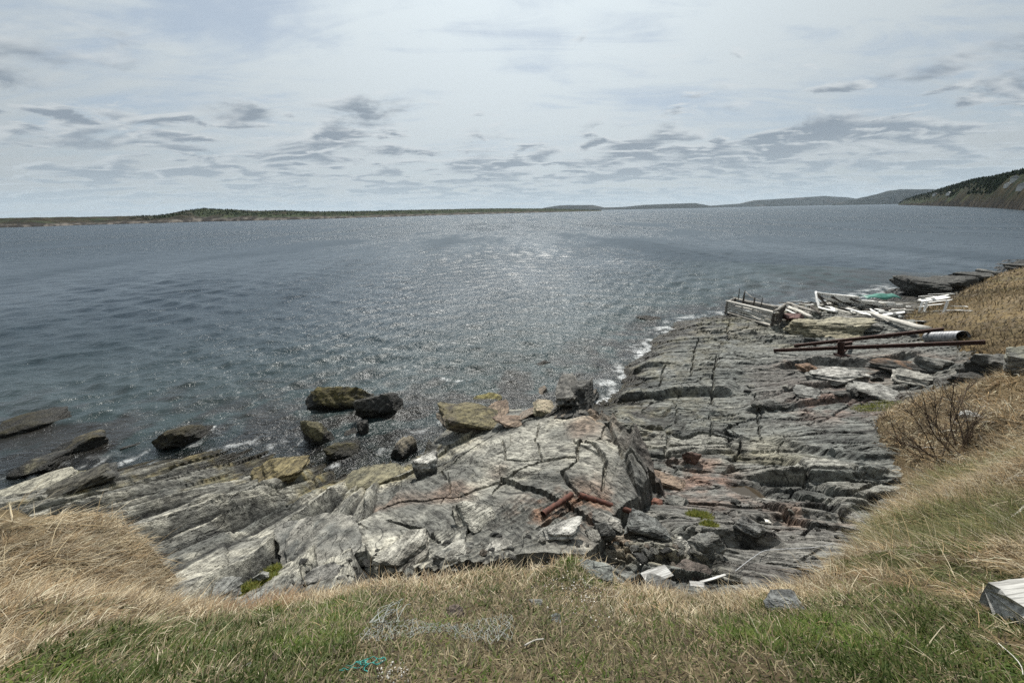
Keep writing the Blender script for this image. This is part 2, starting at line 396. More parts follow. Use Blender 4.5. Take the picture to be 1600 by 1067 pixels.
cracks = [  # line, width, depth
    (PL([(1113, 640), (1112, 600), (1120, 560)], .6), .045, .16), (PL([(1078, 600), (1083, 560), (1092, 530)], .45), .04, .14),
    (PL([(1190, 700), (1186, 655), (1180, 615)], 1.0), .03, .12), (PL([(1050, 665), (1000, 668)], .7), .03, .10),
    (PL([(1030, 612), (1035, 585), (1040, 575)], .4), .04, .14), (PL([(1140, 535), (1135, 515), (1142, 500)], .6), .05, .14),
    (PL([(1056, 665), (1058, 640), (1052, 618)], .7), .03, .1), (PL([(1108, 690), (1112, 665), (1110, 640)], .9), .025, .1),
    (PL([(1150, 720), (1160, 690), (1140, 660)], 1.0), .03, .1), (PL([(1280, 800), (1330, 770), (1390, 760)], 1.9), .05, .12),
    (PL([(1185, 780), (1210, 800), (1260, 795), (1300, 830)], 1.8), .05, .14)]
hump_cracks = [
    (PL([(560, 800), (640, 770), (720, 775), (790, 755), (850, 745), (905, 760)], 1.9), .045, .13),
    (PL([(785, 670), (790, 720), (845, 740)], 1.9), .025, .08), (PL([(905, 690), (900, 730), (880, 745), (910, 800), (820, 880)], 2.4), .035, .12),
    (PL([(655, 720), (740, 700), (790, 665), (870, 655)], 1.2), .03, .08), (PL([(840, 640), (838, 690), (850, 745)], 1.9), .02, .07),
    (PL([(940, 790), (945, 740), (925, 700), (905, 690), (960, 680)], 2.4), .05, .16), (PL([(700, 760), (690, 720), (735, 690)], 1.4), .03, .09),
    (PL([(690, 800), (705, 770), (700, 720)], 1.7), .02, .06), (PL([(600, 800), (660, 830), (690, 890)], 2.2), .04, .14),
    (PL([(995, 770), (975, 735), (960, 680), (950, 650)], 2.3), .06, .22), (PL([(1012, 735), (985, 725), (975, 735)], 2.2), .05, .15)]

POOLS = [(*at_z(1171, 770, 1.42)[:2], .36, 1.42), (*at_z(1214, 735, 1.12)[:2], .34, 1.12), (*at_z(1020, 655, .52)[:2], .6, .52)]
def strata(s, seed, spacing, amp, tilt, fall=0.14):
    """sawtooth beds across s: height, bed number hash, place inside the bed 0..1"""
    u = s/spacing; u = u + 0.9*vn(u*0.55, u*0+seed, seed+5) + 0.25*vn(u*1.7, u*0, seed+6)
    k = np.floor(u); f = u-k
    hk = hash2(k, k*0, seed+9); hn = hash2(k+1, k*0, seed+9)
    tk = 0.4+1.2*hash2(k, k*0+3, seed+9); tn = 0.4+1.2*hash2(k+1, k*0+3, seed+9)
    top = (hk-0.5)*amp + (f-0.5)*tilt*tk
    nxt = (hn-0.5)*amp + (f-1-0.5)*tilt*tn
    w = np.clip((f-(1-fall))/fall, 0, 1)
    return top*(1-w)+nxt*w, hk*(1-w)+hn*w, f

def shelf_full(x, y, want=False):
    x = np.asarray(x, float); y = np.asarray(y, float)
    b = SHELF(x, y)
    wl = 1-sstep(-1.2, 0.6, x)                        # ribs on the left
    warp = fbm(x*0.35, y*0.35, 3, 3)
    # --- left: steep ribs running down to the sea
    sl = (x+4.8)*np.exp(0.125*(y-6))+0.10*warp+0.03*fbm(x*1.3, y*.5, 3, 8)
    br = 0.5+0.5*sstep(-.4, .4, fbm(sl*.8, y*.5, 2, 7))
    h1, k1, f1 = strata(sl, 11, 0.62, 0.36, 0.42, .17+.36*sstep(6.0, 8.5, y))
    h2, k2, f2 = strata(sl, 12, 0.12, 0.028*(1-sstep(6.5, 9, y)), 0.035*(1-sstep(6.5, 9, y)), .5)
    c1, e1, _, _ = voro(sl*1.0+5+.2*fbm(x, y, 2, 22), y*0.36+0.5*warp, 21)
    rib = h1*br+h2+(c1-0.5)*0.20-0.09*(1-sstep(0.0, 0.03, e1))*(c1 > .35)+0.05*fbm(x*0.9, y*0.9, 3, 31)+.02*fbm(sl*6, y*1.2, 3, 32)
    # --- right: flat-lying flags, strike falling to the right
    sr = 0.36*x+0.93*y+0.45*warp+0.05*fbm(x*1.1, y*1.1, 3, 9)
    ar = 0.93*x-0.36*y
    led = sstep(-.05, .45, fbm(ar*.30, sr*.5, 3, 93))
    g1, m1, q1 = strata(sr+.12*fbm(ar*.5, sr*.3, 2, 94), 41, 0.75, 0.10, -0.06, .12)
    g2, m2, q2 = strata(sr+0.06*fbm(ar*0.8, sr*2, 2, 91), 42, 0.15, 0.022, -0.022, .3)
    wr = 0.25*fbm(x*0.7, y*0.7, 3, 92)
    c2, e2, cx2, cy2 = voro(ar*0.36+wr, sr*0.85+wr, 51)
    c3, e3, cx3, cy3 = voro(ar*0.9+wr*2, sr*2.1+wr*2, 61)
    rough = sstep(.0, .45, fbm(x*0.22+4, y*0.22, 2, 77)+0.38*sstep(8.5, 13, x)-.16+.12*np.exp(-((x-8.5)**2+(y-7.2)**2)/9))   # broken ground
    flag = g1*(.12+.75*led)+g2*(.5+.5*led)+(c2-0.5)*(0.04+.05*led) - 0.08*(1-sstep(0.0, 0.020, e2)) - .035*(1-sstep(0, .03, e3))
    flag = flag + rough*((c3-0.5)*0.20*sstep(0, .10, e3)-0.06*(1-sstep(0, .05, e3))) + 0.03*fbm(x*1.1, y*1.1, 4, 33)
    flag = flag + 0.012*fbm(ar*1.5, sr*14, 3, 35)
    flag = flag + rough*0.10*fbm(ar*0.6, sr*1.5, 3, 36)
    def facet(cv, cx, cy, u, v, amp):
        return amp*((u-cx)*(hash2(np.floor(cv*9973), np.floor(cv*331), 5)-.5)+(v-cy)*(hash2(np.floor(cv*7919), np.floor(cv*577), 6)-.5))
    flag = flag + facet(c2, cx2, cy2, ar*0.36+wr, sr*0.85+wr, .16) + rough*facet(c3, cx3, cy3, ar*0.9+wr*2, sr*2.1+wr*2, .40)
    cre = np.abs(fbm(ar*.33+7, sr*1.25, 4, 95)+.04)
    crm = sstep(-.3, .1, fbm(ar*.4+1, sr*.4, 2, 96)+.25*rough)
    crev = (1-sstep(.008, .05, cre))*crm
    cre2 = np.abs(fbm(ar*1.0+3, sr*.5+5, 3, 97)); crev2 = (1-sstep(.006, .03, cre2))*sstep(.0, .3, fbm(ar*.5+4, sr*.5, 2, 98))
    flag = flag - .07*crev - .045*crev2
    jit = 0.10*fbm(x*1.5, y*1.5, 3, 66); jit2 = 0.05*fbm(x*2.5, y*2.5, 3, 67)
    for ln, hh, fd in scarps:
        d, al = line_sd(x, y, ln); d = d+jit
        endf = sstep(0, .15, al)*(1-sstep(.85, 1, al))
        hh = hh*.85; flag = flag + hh*endf*sstep(-.02, .09, d)*np.exp(-np.maximum(d, 0)/fd) - 0.35*hh*endf*(1-sstep(0, .16, np.abs(d+.10)))
    for ln, wd, dp in cracks:
        d, al = line_sd(x, y, ln); d = d+jit2
        flag = flag - dp*(1-sstep(wd*.4, wd, np.abs(d)))*sstep(0, .02, al)*(1-sstep(.98, 1, al))
    det = wl*rib+(1-wl)*flag
    for qx, qy, qr, qz in POOLS:
        dd = np.hypot((x-qx), (y-qy)*1.15)+.16*fbm(x*2.3, y*2.3, 3, 55)
        k = 1-sstep(qr*.8, qr*1.35, dd); det = det*(1-k)+k*(qz-.10-b)
    deep = np.clip(-b/.5, 0, 1)
    cq, eq, _, _ = voro(x*5+.4*fbm(x*3, y*3, 2, 57), y*5, 58)
    det = det+(.035*(cq-.5)-.012*(1-sstep(0, .06, eq)))*(.35+.65*np.maximum(rough, wl*.6))+.010*fbm(x*14, y*14, 2, 59)
    h = b+det*(1-0.75*deep)+deep*0.25*fbm(x*0.5, y*0.5, 3, 15)
    if not want: return h
    return h, dict(wl=wl, k1=k1, f1=f1, k2=k2, c1=c1, e1=e1, m1=m1, m2=m2, q1=q1, c2=c2, e2=e2, c3=c3, e3=e3, sr=sr, ar=ar, sl=sl, rough=rough, led=led, crev=np.maximum(crev, crev2*.7))
def hump_full(x, y, want=False):
    x = np.asarray(x, float); y = np.asarray(y, float)
    sd0 = poly_sd(x, y, hump_poly)
    cw, ew, _, _ = voro(x*1.0+.2*fbm(x, y, 2, 43), y*0.8, 45)
    sd = sd0 + 0.10*fbm(x*.8, y*.8, 3, 44) + 0.22*(cw-0.5)
    b = HUMP(x, y)
    warp = fbm(x*0.4, y*0.4, 3, 4)
    sh = 0.8*x+0.6*y+0.4*warp
    g1, m1, q1 = strata(sh, 71, 0.9, 0.10, -0.09, .12)
    c, e, hx, hy = voro(x*0.5+.3*warp, y*0.42-.3*warp, 73)
    fac = .30*((x*0.5+.3*warp-hx)*(hash2(np.floor(c*9973), np.floor(c*331), 5)-.5)+(y*0.42-.3*warp-hy)*(hash2(np.floor(c*7919), np.floor(c*577), 6)-.5))
    edge = 1-np.clip((sd-.1)/.9, 0, 1)
    right = sstep(1.5, 2.3, x)
    s2, m2, q2 = strata(0.9*x-0.42*y+.12*warp, 74, 0.30, .20, -.20, .25)
    cf, ef, _, _ = voro(x*1.6, y*1.1+.4*warp, 47)
    rip = np.sin((0.75*x-0.65*y+0.35*fbm(x*.9, y*.9, 2, 75))*2*math.pi/0.115+2*fbm(x*2, y*2, 2, 76))
    ripm = sstep(0.12, .5, fbm(x*.5+2.2, y*.5, 2, 78)+.9*np.exp(-((x+.3)**2+(y-5.1)**2)/2.6)-.1)
    det = fac+g1*.6+(c-.5)*.12+.06*fbm(x*1.2, y*1.2, 4, 79)+ripm*rip*.018+right*edge*(s2+.30*(cf-.5)*sstep(0, .1, ef))+0.020*fbm(x*5, y*5, 3, 80)+.012*fbm(x*14, y*14, 2, 82)+.03*(voro(x*3.3+.4*warp, y*2.6, 83)[0]-.5)*sstep(-.2, .3, fbm(x*.8, y*.8, 2, 84))
    jit = 0.07*fbm(x*1.8, y*1.8, 3, 68)
    wv = .6+.8*vn(x*1.5, y*1.5, 69)
    for ln, wd, dp in hump_cracks:
        d, al = line_sd(x, y, ln); d = d+jit
        det = det - dp*wv*(1-sstep(wd*.3, wd*wv, np.abs(d)))*sstep(0, .03, al)*(1-sstep(.97, 1, al))
    o = b+det
    drop = np.maximum(-sd, 0)
    o = o - drop*2.4 - np.minimum(drop*6, .15)
    if not want: return o
    return o, dict(m1=m1, c=c, e=e, rip=rip*ripm, sd=sd, right=right*edge, m2=m2, sh=sh, cf=cf)
def bed(x, y): return np.maximum(shelf_full(x, y), hump_full(x, y))
def turf_full(x, y, want=False):
    x = np.asarray(x, float); y = np.asarray(y, float)
    n = 0.17*fbm(x*1.5, y*1.5, 3, 101)+.11*fbm(x*4.5, y*4.5, 3, 103)
    sd = np.maximum(poly_sd(x, y, near_poly), poly_sd(x, y, field_poly))
    far = np.clip(np.hypot(x, y)/6, .5, 2.5)
    sd = sd+n*far
    h = TURF(x, y)+0.07*fbm(x*0.9, y*0.9, 3, 105)+.035*fbm(x*3.1, y*3.1, 3, 107)+0.012*fbm(x*9, y*9, 3, 109)
    lump = np.clip(sstep(2.6, 4.2, x)+sstep(1.6, 2.4, -x), 0, 1)*(1-sstep(12, 16, y))
    h = h+lump*(.13*fbm(x*1.8, y*1.8, 3, 111)+.08*np.abs(fbm(x*3.5, y*3.5, 2, 113)))
    dd = np.maximum(-sd, 0)
    h = h-0.16*np.exp(-np.maximum(sd, 0)/0.25)-np.minimum(dd*4, .3)-dd*2.2
    return (h, sd) if want else h
def ground(x, y): return np.maximum(bed(x, y), turf_full(x, y))
def rough_ground(x, y):
    h = np.maximum(SHELF(x, y), HUMP(x, y)-2.5*np.maximum(-poly_sd(x, y, hump_poly), 0))
    sd = np.maximum(poly_sd(x, y, near_poly), poly_sd(x, y, field_poly))
    return h, np.maximum(h, TURF(x, y)-.1-4*np.maximum(-sd, 0))
def hit(px, py, f=None, t0=1.0, t1=90.0):
    """first point where the view ray through a pixel of the photograph meets the land"""
    f = f or ground
    d = pdir(px, py); ts = np.exp(np.linspace(math.log(t0), math.log(t1), 200))
    p = EYE+ts[:, None]*d; hb, hg = rough_ground(p[:, 0], p[:, 1])
    below = p[:, 2] < np.maximum(hb if f is bed else (TURF(p[:, 0], p[:, 1]) if f is turf_full else hg), -.02)
    i = int(np.argmax(below)) if below.any() else 199
    ts = np.linspace(ts[i]*.90, ts[i]*1.06, 60)
    p = EYE+ts[:, None]*d
    below = p[:, 2] < np.maximum(f(p[:, 0], p[:, 1]), -0.02)
    i = int(np.argmax(below)) if below.any() else 52
    return p[i], float(ts[i])

def lerp(a, b, f):
    a = np.asarray(a, float); b = np.asarray(b, float); f = np.asarray(f)[..., None]
    return a*(1-f)+b*f

def build_bedrock():
    nr, na = 900, 860
    r = np.concatenate([np.exp(np.linspace(math.log(2.2), math.log(40), 820)), np.exp(np.linspace(math.log(40.3), math.log(80), 80))]); a = np.radians(np.linspace(-64, 63, na))
    R, A = np.meshgrid(r, a, indexing='ij'); x = (R*np.sin(A)).ravel(); y = (R*np.cos(A)).ravel()
    hs, S = shelf_full(x, y, True); hh, H = hump_full(x, y, True)
    h = np.maximum(hs, hh); ih = sstep(-.03, .03, hh-hs)
    # ----- colour of the stone, with shade painted into rib grooves and right cliff
    n1 = fbm(x*.6, y*.6, 4, 201); n2 = fbm(x*2.2, y*2.2, 4, 203); n3 = fbm(x*7, y*7, 3, 205)
    cl = lerp((.10, .102, .092), (.255, .248, .215), np.clip(S['k1']*1.0-.1+.3*n2+.2*(S['k2']-.5), 0, 1))
    cl = lerp(cl, (.38, .365, .305), sstep(.15, .6, n2+.5*n1+.7*(S['k1']-.5))*.75)
    cl = lerp(cl, (.035, .036, .033), (1-sstep(.02, .13, np.minimum(S['f1'], 1-S['f1'])))*.95)  # groove shade painted dark, since the frontal sun leaves the ribs flat
    lst = fbm(S['sl']*9, y*.6, 3, 219)
    cl = lerp(cl, (.045, .047, .043), sstep(.2, .5, lst)*.5)
    cr = lerp((.100, .107, .101), (.205, .210, .192), np.clip(.5+(S['m1']-.5)*.5+.4*n1+.2*n3, 0, 1))
    lam = fbm(S['ar']*.5, S['sr']*9, 3, 207)
    cr = lerp(cr, (.31, .305, .27), sstep(.34, .6, lam)*(.8*sstep(-.2, .3, n1)))
    cr = lerp(cr, (.036, .038, .036), sstep(.15, .5, -lam)*.7)
    cr = lerp(cr, (.24, .215, .14), sstep(.1, .5, fbm(x*.5+9, y*.5, 3, 211))*S['rough']*.55)
    pur = sstep(.15, .5, fbm(x*.3+3, y*.3+8, 3, 213))
    cr = lerp(cr, (.135, .085, .070), pur*.18)
    cr = lerp(cr, (.018, .018, .016), S['rough']*sstep(.0, .4, -n2)*.6)
    cr = lerp(cr, (.32, .31, .27), S['rough']*sstep(.55, .9, S['c3'])*.55)
    cr = lerp(cr, (.014, .014, .013), S['crev']*.65)
    cr = lerp(cr, (.016, .016, .015), (1-sstep(.004, .018, S['e2']))*.65)
    cr = lerp(cr, (.016, .016, .015), (1-sstep(.004, .022, S['e3']))*(.12+.5*S['rough'])*sstep(-.1, .3, n1))
    ch = lerp((.115, .115, .103), (.265, .258, .222), sstep(-.3, .5, n1+.4*n2))
    ch = lerp(ch, (.42, .40, .33), sstep(.12, .42, fbm(x*.8+1, y*.8, 4, 215)+.45*np.exp(-((x-1.2)**2+(y-7.6)**2)/1.5)-.12)*.85)
    ch = lerp(ch, (.155, .112, .085), sstep(.0, .4, fbm(x*.5+6, y*.5+3, 3, 217)+.6*np.exp(-((x+1.0)**2+(y-7.6)**2)/2.2)-.15)*.8)
    ch = lerp(ch, (.055, .056, .050), sstep(-.1, .6, H['rip'])*.85)
    ch = lerp(ch, lerp((.035, .035, .033), (.12, .12, .11), H['cf']), np.clip(H['right']*1.3, 0, 1)*.85)  # shaded right flank of the hump darkened in the colour
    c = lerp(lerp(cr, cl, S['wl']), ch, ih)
    for (px, py, z, rad, col, k) in [(1090, 745, 1.3, .85, (.20, .135, .11), .75), (1060, 770, 1.4, .5, (.20, .14, .115), .6), (1290, 640, 1.2, 1.3, (.16, .10, .085), .5), (940, 650, 2.2, .5, (.30, .22, .15), .6), (1120, 505, .5, 1.6, (.20, .185, .10), .55), (1250, 510, 1.0, 1.5, (.24, .22, .15), .5)]:
        p = at_z(px, py, z); c = lerp(c, col, k*np.exp(-(np.hypot(x-p[0], y-p[1])/rad)**2)*sstep(-.5, .2, n2))
    # rust stains by the pipes, the beams and the post
    for (px, py, z, rad, s) in [(900, 800, 2.6, .75, .85), (850, 810, 2.6, .45, .7), (960, 815, 2.7, .4, .5), (1330, 575, 1.8, .9, .6), (1420, 560, 2.0, 1.1, .65), (1090, 735, 1.3, .8, .55), (1130, 790, 1.6, .6, .45),
                                (1300, 835, 2.2, .5, .75), (1270, 820, 2.1, .35, .6), (1250, 570, 1.3, .6, .6), (1220, 498, .9, .8, .5), (1290, 640, 1.2, 1.0, .4), (915, 640, 2.0, .5, .6)]:
        p = at_z(px, py, z); dd = np.hypot(x-p[0], y-p[1])
        c = lerp(c, (.22, .11, .06), .8*s*sstep(-.3, .5, n2+.3*n3)*np.exp(-(dd/rad)**2))
    # yellow and olive growth, then black, towards the sea
    zz = h+.22*n1+.10*n2
    alg = 1-sstep(.55, 1.15, zz)
    c = lerp(c, lerp((.20, .155, .05), (.12, .11, .055), sstep(-.3, .4, n3)), alg*(.55*S['wl']+.25)*sstep(-.25, .35, n2+n1*.6))
    blk = 1-sstep(.18, .52, zz)
    c = lerp(c, (.018, .017, .014), blk*.93)
    weed = 1-sstep(.05, .30, zz)
    c = lerp(c, lerp((.020, .016, .008), (.06, .05, .022), sstep(0, .5, n3)), weed*.8)
    c = np.clip(c*(1+.12*n3[:, None]), .008, .6)
    c = lerp(c, c*.3, sstep(24, 32, x+.3*y-6)*sstep(20, 26, y))
    wet = np.clip(blk, 0, 1)*.75
    ht = turf_full(x, y)
    keep = (h > ht-.5) & (h > -1.6)
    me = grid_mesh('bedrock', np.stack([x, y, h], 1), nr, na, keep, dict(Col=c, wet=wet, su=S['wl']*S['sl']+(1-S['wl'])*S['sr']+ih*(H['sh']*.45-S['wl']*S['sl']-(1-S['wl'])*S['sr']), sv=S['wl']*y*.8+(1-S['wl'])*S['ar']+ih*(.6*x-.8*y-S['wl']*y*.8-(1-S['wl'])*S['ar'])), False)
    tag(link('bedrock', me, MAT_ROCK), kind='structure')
build_bedrock()

# ------------------------------------------------------------------ turf
def blobs(x, y, L):
    s = np.zeros(np.shape(x))
    for px, py, z, rad, w in L:
        p = at_z(px, py, z); s = np.maximum(s, w*np.exp(-(((x-p[0])**2+(y-p[1])**2)/rad**2)))
    return s
GREEN = [(300, 1010, 4.9, .55, 1), (480, 1000, 4.85, .45, 1), (130, 1040, 5.1, .25, .8), (420, 1050, 5.2, .4, 1), (560, 985, 4.85, .25, .8), (900, 880, 4.65, .22, .9), (960, 900, 4.5, .18, .8), (1190, 990, 4.95, .35, 1), (1300, 980, 4.9, .45, 1),
         (1350, 1040, 5.15, .5, 1), (1420, 960, 4.8, .4, .9), (1370, 870, 4.3, .3, 1), (1550, 1040, 5.2, .4, .8), (1560, 800, 4.5, .9, .9), (1450, 870, 4.4, .3, .9), (1580, 700, 4.0, .7, .8), (60, 1000, 4.9, .3, .6), (1270, 945, 4.75, .15, 1), (1500, 900, 4.7, .3, .7), (1120, 975, 4.9, .2, .7)]
BARE = [(700, 1010, 5.05, .45, .8), (900, 1020, 5.1, .5, .9), (1000, 1040, 5.2, .4, .8), (780, 920, 4.75, .3, .6), (870, 930, 4.8, .25, .7)]
def turf_mix(x, y):
    n = fbm(x*1.7, y*1.7, 4, 301); n2 = fbm(x*6, y*6, 3, 303)
    g = np.clip(blobs(x, y, GREEN)+.32*n+.15*n2, 0, 1)
    far = sstep(6, 12, y)
    return sstep(.32, .62, g)*(1-far*.85), np.clip(blobs(x, y, BARE)+.3*n2, 0, 1)*(1-far)
def build_turf():
    nr, na = 330, 620
    r = np.exp(np.linspace(math.log(.35), math.log(130), nr)); a = np.radians(np.linspace(-105, 105, na))
    R, A = np.meshgrid(r, a, indexing='ij'); x = (R*np.sin(A)).ravel(); y = (R*np.cos(A)).ravel()
    h, sd = turf_full(x, y, True)
    g, bare = turf_mix(x, y)
    n = fbm(x*3, y*3, 4, 311); n2 = fbm(x*11, y*11, 3, 313); n4 = fbm(x*.35, y*.35, 3, 315)
    c = lerp((.065, .05, .03), (.15, .118, .07), sstep(-.4, .4, n+.4*n2))
    c = lerp(c, (.15, .10, .05), sstep(.1, .5, n4)*.4)
    c = lerp(c, (.03, .04, .013), g*.8)
    c = lerp(c, (.05, .042, .026), bare*.7)
    far = sstep(8, 16, y)
    c = lerp(c, lerp((.105, .08, .042), (.175, .132, .07), sstep(-.3, .4, n4+.5*n)), far)
    c = lerp(c, (.10, .095, .035), far*sstep(.1, .5, fbm(x*.5, y*.2, 3, 317))*.5)
    c = lerp(c, (.07, .05, .03), (1-sstep(-.12, .05, sd))*.6)
    hb = np.full(x.shape, -9.0); q = (R.ravel() > 1.8) & (sd < .6); hb[q] = np.maximum(SHELF(x[q], y[q]), hump_full(x[q], y[q])-.2)-.3; keep = (h > hb-.35) & (sd > -2.5)
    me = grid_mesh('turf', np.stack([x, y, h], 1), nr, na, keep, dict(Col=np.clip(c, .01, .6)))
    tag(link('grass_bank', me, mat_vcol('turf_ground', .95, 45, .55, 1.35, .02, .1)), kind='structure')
build_turf()
# ------------------------------------------------------------------ sea
def build_sea():
    rng = np.random.default_rng(5)
    nr, na = 620, 560
    r = np.concatenate([np.exp(np.linspace(math.log(6.0), math.log(150), 550)), np.exp(np.linspace(math.log(153), math.log(40000), 70))])
    a = np.radians(np.linspace(-66, 66, na))
    R, A = np.meshgrid(r, a, indexing='ij'); x = (R*np.sin(A)).ravel(); y = (R*np.cos(A)).ravel(); R = R.ravel()
    z = np.zeros_like(x)
    gap = R*(math.log(150/6.0)/550)
    jx = 1.2*fbm(x*.09, y*.09, 2, 401); jy = 1.2*fbm(x*.09+7, y*.09, 2, 403)
    gust = .75+.5*fbm(x*.03, y*.03, 3, 405)
    for k in range(56):
        lam = math.exp(rng.uniform(math.log(.32), math.log(3.6)))
        th = rng.normal(math.radians(-75), math.radians(34)); ph = rng.uniform(0, 6.28)
        kx, ky = math.cos(th)*6.283/lam, math.sin(th)*6.283/lam
        amp = .0068*lam**.80
        f = amp*np.clip((lam/gap-2.5)/3, 0, 1)
        s = np.sin(kx*(x+jx)+ky*(y+jy)+ph)
        z += f*gust*(np.exp(1.1*s)-1.27)
    fl = np.maximum(SHELF(x, y), HUMP(x, y)-3*np.maximum(-poly_sd(x, y, hump_poly), 0)); fl = np.where(R < 60, fl, -6.0); depth = -fl
    calm = sstep(-.1, 1.2, depth)
    z *= (.35+.65*calm)
    n = fbm(x*.9, y*.9, 4, 411)
    weedy = (1-sstep(.5, 1.9, depth+.7*n))*sstep(-.15, .25, fbm(x*.8+3, y*1.1, 4, 413)+.25)
    # foam where the swell runs on to the shelf
    foam = np.zeros_like(x)
    for px, py, rx, ry, w in [(712, 594, .7, .28, 1.0), (998, 548, .9, 1.5, .7), (975, 585, .6, 1.0, .55), (1035, 512, 1.2, 1.2, .55), (1000, 570, .5, .8, .5), (945, 600, .6, .4, .5), (690, 655, .3, .5, .6), (325, 672, .45, .3, .7), (660, 665, .4, .3, .4), (1420, 452, 1.5, .6, .8), (1490, 430, 2, .6, .6)]:
        p = at_z(px, py, 0); foam = np.maximum(foam, w*np.exp(-((x-p[0])/rx)**2-((y-p[1])/ry)**2))
    fn = fbm(x*3.2, y*3.2, 4, 415)
    fn = fn+.6*fbm(x*1.1+y*.5, y*4.5, 3, 417)
    foam = sstep(.38, .75, foam*(.62+1.1*fn))
    foam = np.maximum(foam, np.where(x > 2, .58, .45)*sstep(.0, .4, fbm(x*2.2, y*2.2, 3, 419)-.22+.30*(x > 3))*(1-sstep(.03, .30, np.abs(depth-.08)))*(R < 50))
    ok = fl < .35
    me = grid_mesh('sea', np.stack([x, y, z], 1), nr, na, ok, dict(depth=np.clip(depth, 0, 6), weed=weedy, foam=foam))
    mt = bpy.data.materials.new('sea_water'); mt.use_nodes = True; t = NT(mt.node_tree); mt.node_tree.nodes.clear()
    out = t.n('ShaderNodeOutputMaterial')
    pos = t.n('ShaderNodeNewGeometry').outputs['Position']
    dist = t.n('ShaderNodeVectorMath', operation='LENGTH'); t.put(dist.inputs[0], pos); L = dist.outputs['Value']
    # chop finer than the mesh
    w1 = t.noise(t.vmap(pos, (1.0, 1.9, 1), (0, 0, 0), (0, 0, .25)), 2.6, 4, .6, .4)
    w2 = t.noise(t.vmap(pos, (1.0, 1.6, 1), (5, 0, 0), (0, 0, .1)), 9, 3, .6, .3)
    w3 = t.noise(t.vmap(pos, (1.0, 2.2, 1), (2, 0, 0), (0, 0, .3)), .35, 5, .6, .5)
    bf = t.n('ShaderNodeBump'); t.put(bf.inputs['Height'], w2); bf.inputs['Distance'].default_value = .06; t.put(bf.inputs['Strength'], t.ramp(L, 12, 40, .5, .0)); n1 = bf.outputs[0]
    bg_ = t.n('ShaderNodeBump'); t.put(bg_.inputs['Height'], w1); bg_.inputs['Distance'].default_value = .24; t.put(bg_.inputs['Strength'], t.ramp(L, 20, 120, .5, .22)); t.put(bg_.inputs['Normal'], n1); n2 = bg_.outputs[0]
    w4 = t.noise(t.vmap(pos, (.05, .016, 1), (0, 0, 0), (0, 0, .2)), 1.0, 6, .62, .4)
    fw = t.math('MULTIPLY', t.ramp(L, 30, 200, 0.0, 1.0), t.ramp(w4, .36, .64, .25, 1.9))
    b3 = t.n('ShaderNodeBump'); t.put(b3.inputs['Height'], w3); b3.inputs['Distance'].default_value = .9; t.put(b3.inputs['Strength'], fw); t.put(b3.inputs['Normal'], n2)
    N = b3.outputs[0]
    dep = attr(t, 'depth', 'Fac'); weed = attr(t, 'weed', 'Fac'); foam = attr(t, 'foam', 'Fac')
    body = t.mix(t.ramp(dep, .5, 5.0), (.024, .037, .037, 1), (.011, .021, .031, 1))
    body = t.mix(t.math('MULTIPLY', weed, .85), body, (.016, .012, .009, 1))
    dif = t.n('ShaderNodeBsdfDiffuse'); t.put(dif.inputs[0], body)
    tr = t.n('ShaderNodeBsdfTransparent'); tr.inputs[0].default_value = (.55, .62, .58, 1)
    under = t.n('ShaderNodeMixShader'); t.put(under.inputs[0], t.ramp(dep, .0, .7, .15, 1.0)); t.put(under.inputs[1], tr.outputs[0]); t.put(under.inputs[2], dif.outputs[0])
    gl = t.n('ShaderNodeBsdfGlossy', distribution='BECKMANN'); gl.inputs['Color'].default_value = (.92, .95, .97, 1)
    t.put(gl.inputs['Roughness'], t.ramp(L, 12, 200, .30, .37)); t.put(gl.inputs['Normal'], N)
    fr = t.n('ShaderNodeFresnel'); fr.inputs[0].default_value = 1.333; t.put(fr.inputs['Normal'], N)
    fac = t.math('MULTIPLY', t.math('MINIMUM', fr.outputs[0], 0.56), t.ramp(w4, .36, .64, .70, 1.12))
    surf = t.n('ShaderNodeMixShader'); t.put(surf.inputs[0], fac); t.put(surf.inputs[1], under.outputs[0]); t.put(surf.inputs[2], gl.outputs[0])
    fd = t.n('ShaderNodeBsdfDiffuse'); fd.inputs[0].default_value = (.78, .80, .80, 1)
    fin = t.n('ShaderNodeMixShader'); t.put(fin.inputs[0], t.math('MULTIPLY', foam, t.ramp(t.noise(pos, 14, 4, .7), .36, .6))); t.put(fin.inputs[1], surf.outputs[0]); t.put(fin.inputs[2], fd.outputs[0])
    t.put(out.inputs[0], fin.outputs[0])
    tag(link('sea', me, mt), kind='structure')
    # sea floor out to the horizon, under everything
    V = np.array([(-45000, -60, -5.2), (45000, -60, -5.2), (45000, 45000, -5.2), (-45000, 45000, -5.2)], float)
    mt2, t2, b2 = new_mat('sea_floor_mud'); b2.inputs['Roughness'].default_value = .9
    t2.put(b2.inputs['Base Color'], t2.mix(t2.noise(t2.n('ShaderNodeNewGeometry').outputs['Position'], .4, 4), (.03, .035, .03, 1), (.06, .06, .045, 1)))
    tag(link('sea_floor', arr_mesh('sea_floor', V, np.array([[0, 1, 2, 3]])), mt2), kind='structure')
build_sea()

